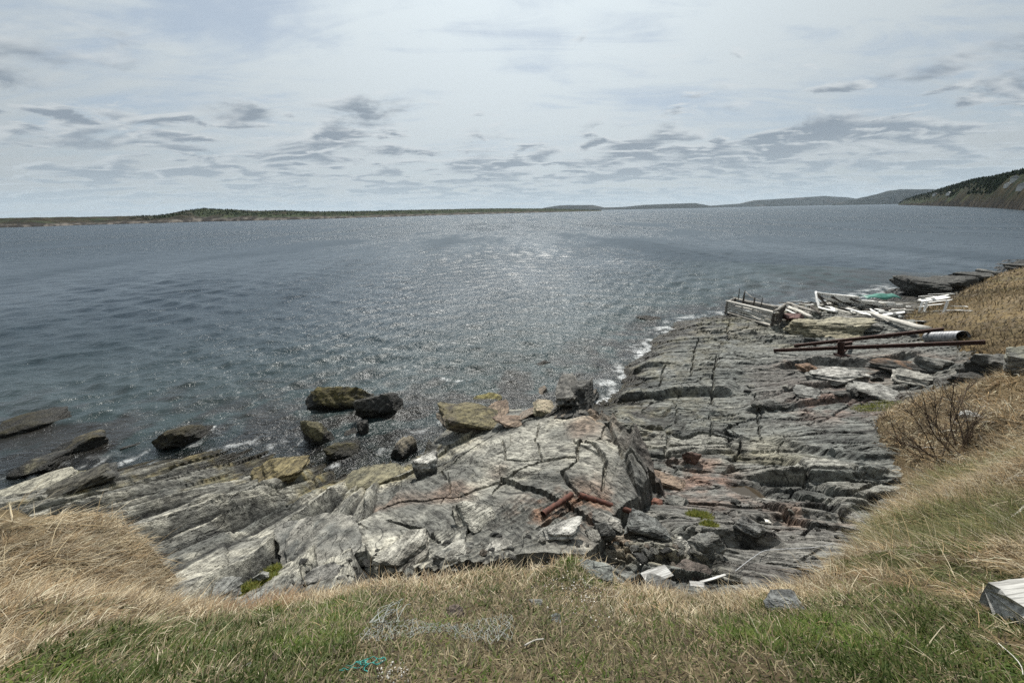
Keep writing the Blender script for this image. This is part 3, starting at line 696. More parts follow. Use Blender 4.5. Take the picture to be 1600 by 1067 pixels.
# ------------------------------------------------------------------ land across the water
def horizon_y(px): return 330.3-(px-800)*math.tan(ROLL)
HILLS = {}
def build_hill(name, cols, ridge, nu, nv, seed, far, rough_amp, colour):
    """cols: (px, base_py or None, distance or None, top_py); a strip of land from the waterline up over its ridge"""
    px = np.array([c[0] for c in cols], float); top = np.array([c[2] for c in cols], float)
    bx = []; 
    for c in cols:
        if c[1] > 1200 or c[1] < 0: bx.append(abs(c[1]))
        else: bx.append((at_z(c[0], c[1], 0)-EYE)[1])
    bx = np.array(bx)
    U = np.linspace(px[0], px[-1], nu)
    B = np.interp(U, px, bx); T = np.interp(U, px, top)
    k = np.ones(9)/9; Bs = np.convolve(np.pad(B, 4, 'edge'), k, 'valid')
    V = []; 
    vv = np.concatenate([np.linspace(0, 1, nv-8)**.9, np.linspace(1.08, 2.2, 8)])
    XX = np.zeros((nu, nv)); YY = XX.copy(); ZZ = XX.copy(); TT = XX.copy()
    for i in range(nu):
        d = pdir(U[i], horizon_y(U[i])); d = d/d[1]
        yb = Bs[i]; yr = yb*ridge
        zt = 7+(pdir(U[i], T[i])/pdir(U[i], T[i])[1])[2]*yr
        yy = yb+(yr-yb)*vv
        XX[i] = d[0]*yy; YY[i] = yy
        prof = np.where(vv <= 1, (1-(1-np.clip(vv, 0, 1))**1.7), 1-.5*(vv-1)**1.2)
        ZZ[i] = zt*prof
        TT[i] = zt
    sc = 1/(far*.045)
    n = fbm(XX*sc, YY*sc, 4, seed); n2 = fbm(XX*sc*5, YY*sc*5, 4, seed+3)
    vvg = np.broadcast_to(vv, XX.shape)
    ZZ = ZZ+TT*rough_amp*(n*.55*np.sin(np.clip(vvg, 0, 1)*math.pi)+n2*.22*sstep(.05, .3, vvg))
    ZZ[:, 0] = -1.5
    c = colour(XX, YY, ZZ, TT, vvg, n, n2, U[:, None]+0*XX)
    me = grid_mesh(name, np.stack([XX.ravel(), YY.ravel(), ZZ.ravel()], 1), nu, nv, None, dict(Col=np.clip(c.reshape(-1, 3), .005, .6)), True)
    o = tag(link(name, me, MAT_HILL), kind='structure')
    HILLS[name] = (XX, YY, ZZ, vvg, U, n, n2)
    return o
MAT_HILL = mat_vcol('hill_cover', .95, .05, .75, 1.25, 0, .05)
def col_left(X, Y, Z, T, v, n, n2, U):
    c = lerp((.020, .030, .018), (.045, .055, .030), sstep(-.3, .3, n2))
    heath = sstep(.05, .35, n+.25*n2+.35*(1-sstep(230, 330, U))-.1*sstep(400, 700, U))
    c = lerp(c, lerp((.016, .014, .011), (.038, .031, .022), sstep(-.2, .4, n2)), heath*.85)
    rock = (1-sstep(.10, .28, v+.12*n2))
    c = lerp(c, lerp((.035, .032, .03), (.16, .145, .13), sstep(-.15, .4, n2)), rock)
    return lerp(c, (.02, .02, .018), 1-sstep(.0, .07, v))
def col_far(X, Y, Z, T, v, n, n2, U):
    c = lerp((.010, .016, .018), (.022, .028, .028), sstep(-.3, .3, n2))
    return lerp(c, (.06, .055, .05), sstep(.25, .55, n)*.5)
def col_head(X, Y, Z, T, v, n, n2, U):
    c = lerp((.014, .022, .013), (.040, .047, .024), sstep(-.3, .35, n2))
    scrub = sstep(.0, .45, n+.5*n2+.55*(1-sstep(.2, .6, v))*sstep(1430, 1530, U))
    c = lerp(c, lerp((.010, .010, .006), (.028, .023, .014), sstep(-.3, .4, n2)), scrub*.9)
    rock = 1-sstep(.06, .20, v+.1*n2)
    return lerp(c, lerp((.008, .008, .007), (.04, .034, .028), sstep(-.1, .45, n2)), rock)
build_hill('far_shore', [(-420, 366, 345), (-200, 361, 345), (0, 356, 341), (60, 354.5, 340), (100, 353, 339.5), (200, 350, 338), (250, 348.8, 337), (290, 347.5, 330), (320, 346.5, 326), (350, 346, 327.5), (400, 345, 330), (450, 343.7, 329.5), (500, 342.4, 331), (560, 340.6, 330.5),
            (640, 338.2, 328.5), (700, 336.3, 327.5), (750, 335, 326.3), (800, 333.6, 326), (850, 332.2, 326.2), (900, 331, 327.3), (940, 330, 328.6)], 1.16, 560, 34, 501, 700, .30, col_left)
build_hill('far_hill', [(835, 6500, 328.4), (855, 6500, 324), (875, 6500, 321), (925, 6500, 320.5), (945, 6500, 324.5), (975, 6500, 323.5), (1005, 6500, 320.5), (1040, 6500, 319), (1085, 6500, 317.5), (1105, 6500, 321), (1120, 6500, 323)], 1.12, 300, 26, 511, 6500, .16, col_far)
build_hill('far_hill', [(1095, 8000, 322.8), (1125, 8000, 320.5), (1155, 8000, 318.5), (1175, 8000, 313.5), (1215, 8000, 311), (1240, 8000, 309.5), (1285, 8000, 306.5), (1320, 8000, 308.5), (1345, 8000, 312), (1380, 8000, 318)], 1.12, 300, 26, 512, 8000, .16, col_far)
build_hill('far_hill', [(1300, 5200, 318.5), (1335, 5200, 311), (1365, 5200, 304), (1380, 5200, 299), (1400, 5200, 296.3), (1440, 5200, 296), (1500, 5200, 297), (1600, 5200, 300), (1750, 5200, 306)], 1.12, 260, 26, 513, 5200, .16, col_far)
build_hill('headland', [(1404, 320.6, 319), (1412, 320.8, 312), (1432, 321.3, 306), (1450, 321.7, 302), (1466, 322.2, 296), (1490, 322.8, 289), (1510, 323.4, 283.5), (1540, 324.6, 279), (1570, 326.3, 273), (1600, 328.6, 267.5), (1660, 334, 256), (1760, 345, 244), (1950, 370, 235)], 1.35, 360, 40, 521, 600, .20, col_head)
# ------------------------------------------------------------------ loose rocks
_ICO = {}
def ico(sub):
    if sub not in _ICO:
        bm = bmesh.new(); bmesh.ops.create_icosphere(bm, subdivisions=sub, radius=1.0)
        V = np.array([v.co[:] for v in bm.verts]); F = np.array([[v.index for v in f.verts] for f in bm.faces]); bm.free()
        _ICO[sub] = (V/np.linalg.norm(V, axis=1)[:, None], F)
    return _ICO[sub]
GREY = ((.085, .088, .082), (.20, .195, .175)); PALE = ((.16, .157, .14), (.33, .32, .285)); DARK = ((.030, .030, .028), (.085, .085, .078))
BROWN = ((.12, .085, .062), (.23, .175, .13)); RUST = ((.13, .08, .05), (.23, .15, .10)); TAN = ((.17, .155, .105), (.30, .27, .19)); WEED = ((.016, .014, .008), (.055, .048, .020))
def rock_mesh(seed, dims, sub=3, planes=13, tone=GREY, top=None, topw=0.0, lam=0.05, wetline=None, ang=False, blocky=False):
    rg = np.random.default_rng(seed); sub = min(sub, 4); D, F = ico(sub)
    N = rg.normal(size=(planes, 3)); N /= np.linalg.norm(N, axis=1)[:, None]
    B = np.array([rg.normal(0, .35), rg.normal(0, .35), 1.0]); B /= np.linalg.norm(B)          # bedding
    N = np.vstack([N, [B, -B]]); d = np.concatenate([rg.uniform(.42 if ang else .55, 1.0, planes), [.95, .9] if ang else [.72, .7]])
    if blocky:
        A = np.array([[1, 0, 0], [-1, 0, 0], [0, 1, 0], [0, -1, 0], [0, 0, 1], [0, 0, -1.0]])+rg.normal(0, .30, (6, 3)); E = rg.normal(size=(5, 3)); N = np.vstack([A, E]); N /= np.linalg.norm(N, axis=1)[:, None]
        d = np.concatenate([rg.uniform(.72, 1.0, 6), rg.uniform(.72, 1.1, 5)])
        B = N[4]
    q = np.maximum(D @ N.T, 1e-3); r = np.minimum(np.min(d/q, axis=1), 1.6 if blocky else 1.3)
    V = D*r[:, None]; o = rg.uniform(0, 50)
    n = fbm(V[:, 0]*1.6+o+V[:, 2]*1.1, V[:, 1]*1.6-V[:, 2]*1.4, 3, seed+1); n2 = fbm(V[:, 0]*5+o+V[:, 2]*4, V[:, 1]*5-V[:, 2]*5, 3, seed+2)
    w = V @ B+.05*n
    hb, kb, fb = strata(w*1.0, seed, .26, 1.0, .35, .22); hc, kc, fc = strata(w, seed+4, .085, 1.0, .3, .35)
    side = np.sqrt(np.clip(1-(D @ B)**2, 0, 1))
    c1, e1, _, _ = voro(V[:, 0]*1.6+o+V[:, 2]*.8, V[:, 1]*1.6-V[:, 2]*.9, seed+8)
    k = (lam*2.4*hb+lam*.9*hc)*side + .10*(c1-.5)*sstep(0, .12, e1) - .05*(1-sstep(0, .05, e1)) + (.16 if ang else .05)*n+.045*n2
    V = V*(1+k)[:, None]*np.array(dims)/2
    if ang: tone = (np.array(tone[0])*.6, np.array(tone[1])*.65); top = None if top is None else tuple(np.array(top)*.8)
    c = lerp(tone[0], tone[1], np.clip(.5+.5*n+.4*n2+.6*(kb-.5)*side+.5*(kc-.5)*side+.35*(c1-.5), 0, 1))
    if top is not None:
        zz = V[:, 2]/dims[2]*2
        c = lerp(c, top, topw*sstep(.15, .75, zz+.8*n+.7*n2))
    wet = np.zeros(len(V))
    if wetline is not None:
        a = 1-sstep(wetline-.05, wetline+.22, V[:, 2]+.22*n+.1*n2); c = lerp(c, (.012, .011, .008), a*.95); wet = a*.6
    return arr_mesh('rock', V, F, dict(Col=np.clip(c, .006, .75), wet=wet), smooth=False)
def put_rock(px, py, wpx, hpx, label, name='rock', cat='rock', tone=GREY, top=None, topw=0.0, seed=0, sea=False, sub=4, yaw=None, lam=.05, depth=.8, group=None, tilt=0.0, planes=13, sink=.18, wet=None, pitchb=0.0, ang=False):
    if sea: p = at_z(px, py, 0.0); t = float(np.dot(p-EYE, _f))
    else: p, t = hit(px, py)
    w = wpx*t/FPX; dn = -pdir(px, py)[2]/np.linalg.norm(pdir(px, py)); cs = math.sqrt(1-dn*dn)
    if sea: w *= .88; hpx = hpx*.8
    elif not name == 'stone' and py > 800: w *= .86; hpx = hpx*.86
    dp = w*depth; h = max((hpx*t/FPX-dp*dn*(.42 if sea else .75))/cs, .2*w, .25*hpx*t/FPX)
    away = (p-EYE)[:2]; away = away/np.linalg.norm(away)
    c = np.array([p[0]+away[0]*dp*.42, p[1]+away[1]*dp*.42])
    base = -.06 if sea else min(p[2], float(ground(np.array([c[0]]), np.array([c[1]]))[0]))
    hh = h*(1+sink)+(0.25 if sea else 0)
    g = 1.18 if sea else (1.0 if planes < 20 else 1.08)
    me = rock_mesh(seed or int(px*7+py), (w*g, dp*g, hh*g), sub, planes, tone, top, topw, lam*(.5 if sea else 1), blocky=(not sea and planes < 20), wetline=(.22-(base+h-hh/2) if sea else wet), ang=sea)
    o = link(name, me, MAT_BOULDER, None, (c[0], c[1], base+h-hh/2))
    o.rotation_euler = (pitchb, tilt, (-math.atan2(away[0], away[1]) if yaw is None else yaw))
    tag(o, label, cat, group)
    return o
YEL = (.15, .125, .04); OLV = (.085, .075, .03); LICH = (.36, .35, .305)
# rocks standing in the sea
for a in [
    (535, 642, 78, 50, 'weedy olive boulder in the water, leftmost of the two largest', dict(tone=((.04, .035, .02), (.12, .105, .055)), top=YEL, topw=.55, sub=5, lam=.07, tilt=.1)),
    (597, 652, 56, 58, 'tall pointed black boulder standing in the water', dict(tone=DARK, top=(.07, .065, .05), topw=.5, sub=5, depth=.75, tilt=-.35)),
    (497, 694, 46, 42, 'blocky dark boulder with streaked olive top in the shallows', dict(tone=((.03, .027, .016), (.10, .09, .05)), top=(.16, .145, .08), topw=.7, sub=5, lam=.10)),
    (569, 676, 27, 30, 'small black boulder between the larger ones in the shallows', dict(tone=DARK)),
    (545, 712, 54, 38, 'low weed-covered rock in the shallows nearest the shore', dict(tone=WEED, top=OLV, topw=.5, lam=.08)),
    (552, 680, 34, 14, 'flat brown weedy rock awash beside the shallows boulders', dict(tone=WEED, top=(.12, .10, .05), topw=.6)),
    (635, 716, 46, 40, 'dark boulder with a pale patch at the water edge', dict(tone=DARK, top=(.30, .26, .19), topw=.75)),
    (290, 697, 82, 38, 'dark weed-covered rock awash off the ribbed slab', dict(tone=WEED, top=(.06, .05, .025), topw=.5, lam=.09, tilt=-.1)),
    (48, 676, 116, 34, 'long low black rock awash at the left edge', dict(tone=WEED, lam=.08, depth=.5, tilt=-.08)),
    (118, 712, 74, 34, 'brown weedy rock at the outer end of the left ridge', dict(tone=WEED, top=(.13, .11, .06), topw=.7, depth=.7)),
    (62, 740, 80, 38, 'olive grey rock at the inner end of the left ridge', dict(tone=GREY, top=(.21, .19, .12), topw=.8, depth=.7)),
    (845, 571, 40, 11, 'small flat black rock awash in the sun glitter', dict(tone=WEED, depth=.6)),
    (735, 600, 30, 8, 'black rock just breaking the surface beside white foam', dict(tone=WEED, depth=.6)),
    (645, 640, 16, 8, 'tiny black rock tip right of the tall pointed boulder', dict(tone=WEED)),
    (215, 694, 38, 8, 'thin dark rock awash left of the weedy rock', dict(tone=WEED, depth=.5)),
    (240, 728, 40, 14, 'low black rock at the left tide line', dict(tone=WEED, top=OLV, topw=.3)),
    (1010, 500, 36, 6, 'flat dark ledge awash off the rock shelf', dict(tone=WEED, depth=.5))]:
    put_rock(*a[:5], sea=True, group='rocks standing in the sea', **a[5])
# rocks at the left edge of the shore
for a in [
    (30, 772, 120, 40, 'pale cream rock at the left edge of the shore', dict(tone=((.13, .125, .10), (.28, .265, .215)), top=(.34, .325, .26), topw=.6, depth=.6, sub=5)),
    (128, 770, 96, 26, 'long black shadowed ledge beside the pale cream rock', dict(tone=DARK, top=(.09, .075, .04), topw=.35, depth=.5, sub=5, tilt=-.15)),
    (105, 756, 60, 20, 'yellowish rock behind the black shadowed ledge', dict(tone=GREY, top=YEL, topw=.7, depth=.6)),
    (440, 748, 76, 44, 'yellow-brown blocky rock at the foot of the ribbed slab', dict(tone=((.10, .08, .04), (.20, .165, .09)), top=(.16, .135, .06), topw=.35, sub=5, lam=.09)),
    (590, 752, 84, 40, 'olive striped ledge at the water edge beside the grey hump', dict(tone=((.07, .07, .055), (.19, .175, .12)), top=(.16, .14, .07), topw=.3, sub=5, lam=.08, depth=.7)),
    (668, 744, 42, 44, 'black boulder with white top lodged beside the grey hump', dict(tone=DARK, top=(.46, .45, .41), topw=.9, lam=.06)),
    # broken blocks on top of the hump by the sea
    (738, 678, 104, 58, 'big brown block with yellow lichen overhanging the water', dict(tone=((.05, .043, .035), (.14, .12, .095)), top=(.17, .15, .05), topw=.4, sub=5, depth=.75, tilt=.22, lam=.07)),
    (765, 630, 52, 34, 'yellow lichen-topped rock at the seaward end of the hump', dict(tone=((.08, .075, .05), (.17, .15, .09)), top=(.19, .165, .05), topw=.7, depth=.8, tilt=-.2)),
    (812, 640, 50, 26, 'flat brown rock between the lichen-topped rock and dark slabs', dict(tone=BROWN, depth=.8)),
    (848, 652, 36, 26, 'tan block with a flat top below the dark slabs', dict(tone=TAN, top=(.36, .30, .22), topw=.6)),
    (800, 668, 46, 22, 'brown weathered block behind the light-coloured hump', dict(tone=BROWN)),
    (866, 642, 40, 60, 'dark upright slab, leftmost of the tilted slabs', dict(tone=DARK, top=(.2, .19, .17), topw=.5, depth=1.6, tilt=-.35, lam=.12, planes=9)),
    (888, 640, 38, 66, 'dark upright slab, middle of the tilted slabs', dict(tone=DARK, top=(.2, .19, .17), topw=.5, depth=1.9, tilt=-.4, lam=.12, planes=9)),
    (910, 638, 38, 60, 'dark upright slab, rightmost of the tilted slabs', dict(tone=DARK, top=(.15, .145, .13), topw=.4, depth=1.8, tilt=-.45, lam=.12, planes=9)),
    # blocks under the grass edge
    (500, 872, 140, 84, 'large rounded grey ledge above the rubble', dict(tone=GREY, top=(.27, .26, .225), topw=.6, sub=5, lam=.07, depth=1.0)),
    (565, 872, 46, 46, 'rounded pale grey boulder beside the rubble', dict(tone=((.13, .13, .11), (.27, .265, .23)), top=LICH, topw=.5, sub=5)),
    (640, 880, 104, 56, 'long pale slab lying slantwise in the rubble', dict(tone=((.12, .115, .10), (.29, .275, .235)), top=LICH, topw=.6, sub=5, depth=.55, yaw=.75, lam=.08)),
    (708, 880, 62, 42, 'dark block with a pale upper edge in the rubble', dict(tone=GREY, top=LICH, topw=.6, sub=5, lam=.08)),
    (742, 828, 76, 54, 'layered pale block leaning on the hump', dict(tone=((.12, .12, .10), (.28, .27, .23)), top=LICH, topw=.6, sub=5, lam=.11, tilt=.2)),
    (782, 860, 48, 32, 'angular pale stone below the layered block', dict(tone=PALE, lam=.06)),
    (873, 848, 74, 46, 'whitish slab tilted up below the rusty pipes', dict(tone=((.15, .15, .135), (.31, .305, .275)), top=(.44, .43, .40), topw=.6, sub=5, depth=.7, tilt=-.3, lam=.07)),
    (946, 824, 54, 30, 'flat grey slab below the right rusty pipe', dict(tone=GREY, top=(.30, .285, .25), topw=.5, depth=.7)),
    (944, 848, 34, 36, 'dark rounded stone under the flat grey slab', dict(tone=DARK, top=(.12, .12, .11), topw=.5)),
    (1004, 838, 74, 58, 'big smooth grey block with scratched flat face', dict(tone=((.10, .105, .10), (.17, .175, .165)), sub=5, lam=.04, planes=9)),
    (1063, 858, 46, 50, 'pale banded boulder right of the big smooth block', dict(tone=((.12, .12, .10), (.30, .29, .25)), top=(.5, .49, .45), topw=.5, sub=5, lam=.05, planes=20)),
    (1106, 866, 48, 46, 'grey angular boulder below the green tuft', dict(tone=GREY, sub=5)),
    (1190, 818, 30, 13, 'smooth white oval stone on the rock shelf', dict(tone=((.5, .48, .43), (.62, .60, .55)), planes=40, lam=.0)),
    (1127, 838, 22, 18, 'small pale grey stone beside the green tuft', dict(tone=PALE, planes=24)),
    (1132, 812, 40, 18, 'dark flat slab above the green tuft', dict(tone=DARK, top=(.15, .145, .13), topw=.6, depth=.6)),
    (1052, 790, 32, 22, 'grey block right of the rusty pipe end', dict(tone=GREY)),
    (1166, 846, 46, 44, 'dark speckled slab leaning beside the cable', dict(tone=DARK, top=(.2, .2, .19), topw=.6, sub=5, lam=.07, tilt=.3)),
    (1026, 788, 20, 13, 'small brick-red stone by the rusty pipe end', dict(tone=((.11, .05, .035), (.18, .085, .06)))),
    (512, 905, 62, 34, 'dark boulder with pale rim at the grass edge', dict(tone=DARK, top=(.34, .33, .3), topw=.5, sub=5)),
    (1040, 765, 66, 18, 'flat pinkish ledge stone at the foot of the hump', dict(tone=BROWN, depth=.7)),
    (1080, 726, 20, 22, 'red-brown pointed rock on the pink bedrock', dict(tone=((.09, .055, .045), (.15, .095, .075)), planes=8)),
    # right-hand shelf
    (1262, 584, 32, 20, 'orange-brown rounded rock under the steel beams', dict(tone=RUST, planes=22)),
    (1300, 604, 64, 30, 'streaked grey and white block left of the steel post', dict(tone=GREY, top=(.42, .41, .38), topw=.6, sub=5, lam=.12, tilt=-.15)),
    (1412, 588, 80, 28, 'large rust-topped block right of the steel post', dict(tone=DARK, top=(.20, .115, .065), topw=.7, sub=5, lam=.09, depth=.6)),
    (1366, 626, 62, 26, 'streaked grey slab below the rust-topped block', dict(tone=GREY, top=(.36, .355, .33), topw=.6, sub=5, lam=.11, depth=.6)),
    (1262, 622, 42, 20, 'dark jagged rock left of the streaked slab', dict(tone=DARK, top=(.3, .3, .28), topw=.5, lam=.12)),
    (1298, 524, 86, 34, 'tan slab tilted up between timber pile and beams', dict(tone=TAN, top=(.33, .31, .24), topw=.5, sub=5, lam=.08, depth=.7, tilt=-.2)),
    (1256, 524, 60, 26, 'greenish tan slab below the timber crib logs', dict(tone=TAN, sub=5, lam=.08, depth=.7)),
    (1345, 520, 60, 24, 'grey slab under the long pale pole', dict(tone=GREY, top=(.27, .26, .24), topw=.6, depth=.7, lam=.07)),
    (1238, 503, 26, 14, 'dark red rock beneath the end of the timber crib', dict(tone=((.10, .05, .045), (.18, .10, .09)))),
    (1448, 582, 46, 30, 'grey block against the brown field edge', dict(tone=GREY, lam=.08)),
    (1420, 600, 52, 20, 'pale flat block behind the bare bush', dict(tone=PALE, depth=.6)),
    (1556, 596, 66, 54, 'dark boulder at the right under the brown field', dict(tone=DARK, top=(.16, .155, .14), topw=.5, sub=5, lam=.08)),
    (1594, 584, 50, 44, 'greenish grey boulder at the right edge under the field', dict(tone=GREY, top=(.22, .22, .16), topw=.5, sub=5)),
    (1522, 600, 50, 30, 'dark cleft stone left of the dark boulder', dict(tone=DARK, lam=.1)),
    # dark rocks beyond the brown field
    (1446, 462, 66, 30, 'black shore rock beyond the field, nearest the water', dict(tone=DARK, sub=5, depth=.7)),
    (1482, 455, 60, 28, 'black shore rock beyond the field, second from the water', dict(tone=DARK, depth=.7)),
    (1512, 446, 50, 24, 'black shore rock beyond the field, third from the water', dict(tone=DARK, depth=.7)),
    (1540, 438, 34, 18, 'black shore rock with pale foam beside it, farthest right', dict(tone=DARK, top=(.3, .3, .28), topw=.5, depth=.7)),
    (1590, 420, 40, 10, 'low dark rock on the skyline of the field', dict(tone=DARK, depth=.7)),
    # stones lying in the grass
    (1220, 957, 60, 42, 'grey angular stone lying in the grass', dict(tone=((.07, .075, .075), (.15, .155, .15)), sub=5, planes=26, name='stone')),
    (711, 972, 30, 20, 'brown stone beside the tangled net', dict(tone=((.13, .10, .08), (.24, .19, .155)), name='stone')),
    (866, 974, 22, 12, 'small pale bluish stone in the bare turf', dict(tone=((.26, .30, .28), (.38, .42, .40)), name='stone')),
    (838, 950, 22, 14, 'small grey stone up-slope of the pale bluish one', dict(tone=GREY, name='stone')),
    (335, 950, 76, 30, 'flat pale slab at the corner of the left grass edge', dict(tone=((.15, .155, .145), (.28, .28, .26)), depth=.6, sub=5, name='stone')),
    (408, 948, 48, 28, 'pale angular stone at the end of the mossy tuft', dict(tone=((.17, .175, .16), (.30, .30, .275)), name='stone')),
    (410, 912, 22, 22, 'small upright stone in the green tuft', dict(tone=((.17, .175, .16), (.30, .30, .275)), name='stone')),
    (1028, 925, 56, 18, 'dark grey flat stone in front of the white board', dict(tone=((.06, .06, .06), (.14, .14, .13)), name='stone')),
    (932, 904, 52, 20, 'grey flat stone on the green ridge of turf', dict(tone=((.12, .13, .12), (.21, .22, .20)), name='stone')),
    (380, 1066, 34, 14, 'pale stone at the bottom edge of the picture', dict(tone=PALE, name='stone')),
    (1080, 905, 56, 30, 'dark brown boulder behind the white fragments', dict(tone=((.05, .04, .035), (.12, .10, .085))))]:
    put_rock(*a[:5], **a[5])
# jagged crest of the outcrop, towards the sea
_c = np.random.default_rng(19)
for k, (px, py, w, h, lb) in enumerate([(705, 662, 40, 26, 'dark wedge under the lichen block, lowest to the left'), (722, 648, 34, 22, 'dark wedge beside the lichen block'), (785, 640, 40, 30, 'jagged brown crest block left of the flat brown rock'), (828, 628, 36, 30, 'jagged dark crest block behind the tan block'),
        (846, 620, 34, 34, 'jagged dark crest block left of the tilted slabs'), (862, 650, 30, 22, 'broken dark block in front of the tilted slabs, left'), (884, 654, 34, 24, 'broken dark block in front of the tilted slabs, middle'), (908, 650, 32, 22, 'broken dark block in front of the tilted slabs, right'),
        (922, 630, 26, 26, 'dark crest block at the right end of the tilted slabs'), (868, 612, 28, 22, 'small dark crest block nearest the sea'), (776, 655, 38, 20, 'flat brown crest block below the flat brown rock'), (830, 652, 30, 16, 'thin brown crest slab left of the tan block')]):
    put_rock(px, py, w, h, lb, tone=DARK if k not in (2, 10, 11) else BROWN, top=(.16, .15, .13) if k % 2 else (.22, .17, .12), topw=.5, ang=True, planes=8, tilt=float(_c.normal(-.45, .15)), pitchb=float(_c.normal(-.1, .15)), depth=1.5, lam=.10, group='jagged crest of the outcrop')
# rubble along the foot of the turf
def rubble():
    rg = np.random.default_rng(77)
    proto = [rock_mesh(900+k, (1, .8, .7), 2 if k % 3 else 3, 11, blocky=bool(k % 3 != 1), tone=[GREY, GREY, DARK, PALE, GREY, BROWN, DARK, GREY][k % 8], top=LICH if k % 2 else None, topw=.4, lam=.04) for k in range(12)]
    line = np.array([(440, 892), (520, 892), (600, 882), (690, 874), (760, 862), (830, 856), (900, 842), (960, 846), (1000, 862), (1060, 872), (1130, 868), (1180, 862)], float)
    seg = np.concatenate([[0], np.cumsum(np.linalg.norm(np.diff(line, axis=0), axis=1))])
    k = 0
    for i in range(170):
        if i < 128:
            s = rg.uniform(0, seg[-1]) if rg.random() < .55 else rg.uniform(seg[6], seg[-2])
            px = np.interp(s, seg, line[:, 0])+rg.normal(0, 9); py = np.interp(s, seg, line[:, 1])+rg.normal(-6, 14); w = min(6*math.exp(abs(rg.normal(0, .55))), 22)
            lb, gr = 'small angular stone in the rubble along the foot of the turf', 'rubble along the foot of the turf'
        elif i < 150:
            px, py, w = rg.uniform(1140, 1330), rg.uniform(770, 850), rg.uniform(4, 11)
            lb, gr = 'small loose stone lying on the right rock shelf', 'loose stones on the rock shelf'
        else:
            px, py, w = rg.uniform(1150, 1450), rg.uniform(560, 640), rg.uniform(6, 18)
            lb, gr = 'loose broken stone scattered below the steel beams', 'broken stones below the beams'
        p, t = hit(px, py, bed)
        pi = int(rg.integers(12)); tone = ['grey', 'grey', 'dark', 'pale', 'grey', 'brown', 'dark', 'grey'][pi % 8]
        if i < 128:
            lb = ('larger ' if w > 11 else 'small ')+tone+' angular rubble stone '+['below the ribbed slab', 'beside the long pale slab', 'near the layered pale block', 'under the whitish tilted slab', 'by the big smooth grey block', 'around the pale banded boulder', 'near the dark speckled slab'][int(np.searchsorted([570, 700, 800, 900, 1000, 1100], px))]
        else: lb = lb.replace('loose', 'loose '+tone)
        o = link('stone', proto[pi], MAT_BOULDER, None, (p[0], p[1], p[2]+.15*w*t/FPX))
        s = w*t/FPX*1.15; o.scale = (s, s*rg.uniform(.7, 1.2), s*rg.uniform(.6, 1)); o.rotation_euler = tuple(rg.uniform(-.6, .6, 2))+(rg.uniform(0, 6.3),)
        tag(o, lb, 'stone', gr)
rubble()

# ------------------------------------------------------------------ made things: helpers and materials
class MB:
    def __init__(s): s.v = []; s.q = []; s.t = []; s.n = 0
    def add(s, V, Q=None, T=None):
        V = np.asarray(V, float); s.v.append(V)
        if Q is not None and len(Q): s.q.append(np.asarray(Q)+s.n)
        if T is not None and len(T): s.t.append(np.asarray(T)+s.n)
        s.n += len(V)
    def tube(s, pts, rad, n=6, cap=True):
        pts = np.asarray(pts, float); rad = np.broadcast_to(np.asarray(rad, float), (len(pts),))
        tg = np.gradient(pts, axis=0); tg /= np.linalg.norm(tg, axis=1)[:, None]+1e-9
        up = np.array([0, 0, 1.0]) if abs(tg[0][2]) < .9 else np.array([1.0, 0, 0])
        V = []
        for p, d, r in zip(pts, tg, rad):
            a = np.cross(d, up); a /= np.linalg.norm(a)+1e-9; b = np.cross(a, d)
            th = np.arange(n)*2*math.pi/n
            V.append(p+r*(np.cos(th)[:, None]*a+np.sin(th)[:, None]*b))
        V = np.concatenate(V); m = len(pts); Q = []
        for i in range(m-1):
            for j in range(n): Q.append((i*n+j, i*n+(j+1) % n, (i+1)*n+(j+1) % n, (i+1)*n+j))
        T = []
        if cap:
            for j in range(1, n-1): T += [(0, j+1, j), ((m-1)*n, (m-1)*n+j, (m-1)*n+j+1)]
        s.add(V, Q, T)
    def box(s, lo, hi, jit=0, rg=None):
        lo = np.array(lo, float); hi = np.array(hi, float)
        V = np.array([[lo[0], lo[1], lo[2]], [hi[0], lo[1], lo[2]], [hi[0], hi[1], lo[2]], [lo[0], hi[1], lo[2]], [lo[0], lo[1], hi[2]], [hi[0], lo[1], hi[2]], [hi[0], hi[1], hi[2]], [lo[0], hi[1], hi[2]]])
        if jit: V = V+rg.normal(0, jit, V.shape)
        s.add(V, [(0, 3, 2, 1), (4, 5, 6, 7), (0, 1, 5, 4), (1, 2, 6, 5), (2, 3, 7, 6), (3, 0, 4, 7)])
    def mesh(s, name, attrs=None, smooth=False):
        F = []
        if s.q: F.append(np.concatenate(s.q))
        if s.t: F.append(np.concatenate(s.t))
        return arr_mesh(name, np.concatenate(s.v), F, attrs, smooth)
def mat_wood(name, a, b, rough=.85):
    mt, t, bs = new_mat(name)
    oc = t.n('ShaderNodeTexCoord').outputs['Object']; info = t.n('ShaderNodeObjectInfo')
    off = t.n('ShaderNodeVectorMath', operation='ADD'); t.put(off.inputs[0], oc); t.put(off.inputs[1], t.comb(t.math('MULTIPLY', info.outputs['Random'], 40), 0, 0))
    gr = t.noise(t.vmap(off.outputs[0], (1.2, 22, 22)), 2.2, 5, .65); bl = t.noise(off.outputs[0], 2.5, 3, .6)
    c = t.mix(t.ramp(gr, .36, .66), a, b); c = t.mix(t.ramp(bl, .55, .75, 0, .55), c, tuple(q*.35 for q in a[:3])+(1,))
    t.put(bs.inputs['Base Color'], c); bs.inputs['Roughness'].default_value = rough; bs.inputs['Specular IOR Level'].default_value = .2
    t.put(bs.inputs['Normal'], bump(t, gr, .012, .8)); return mt
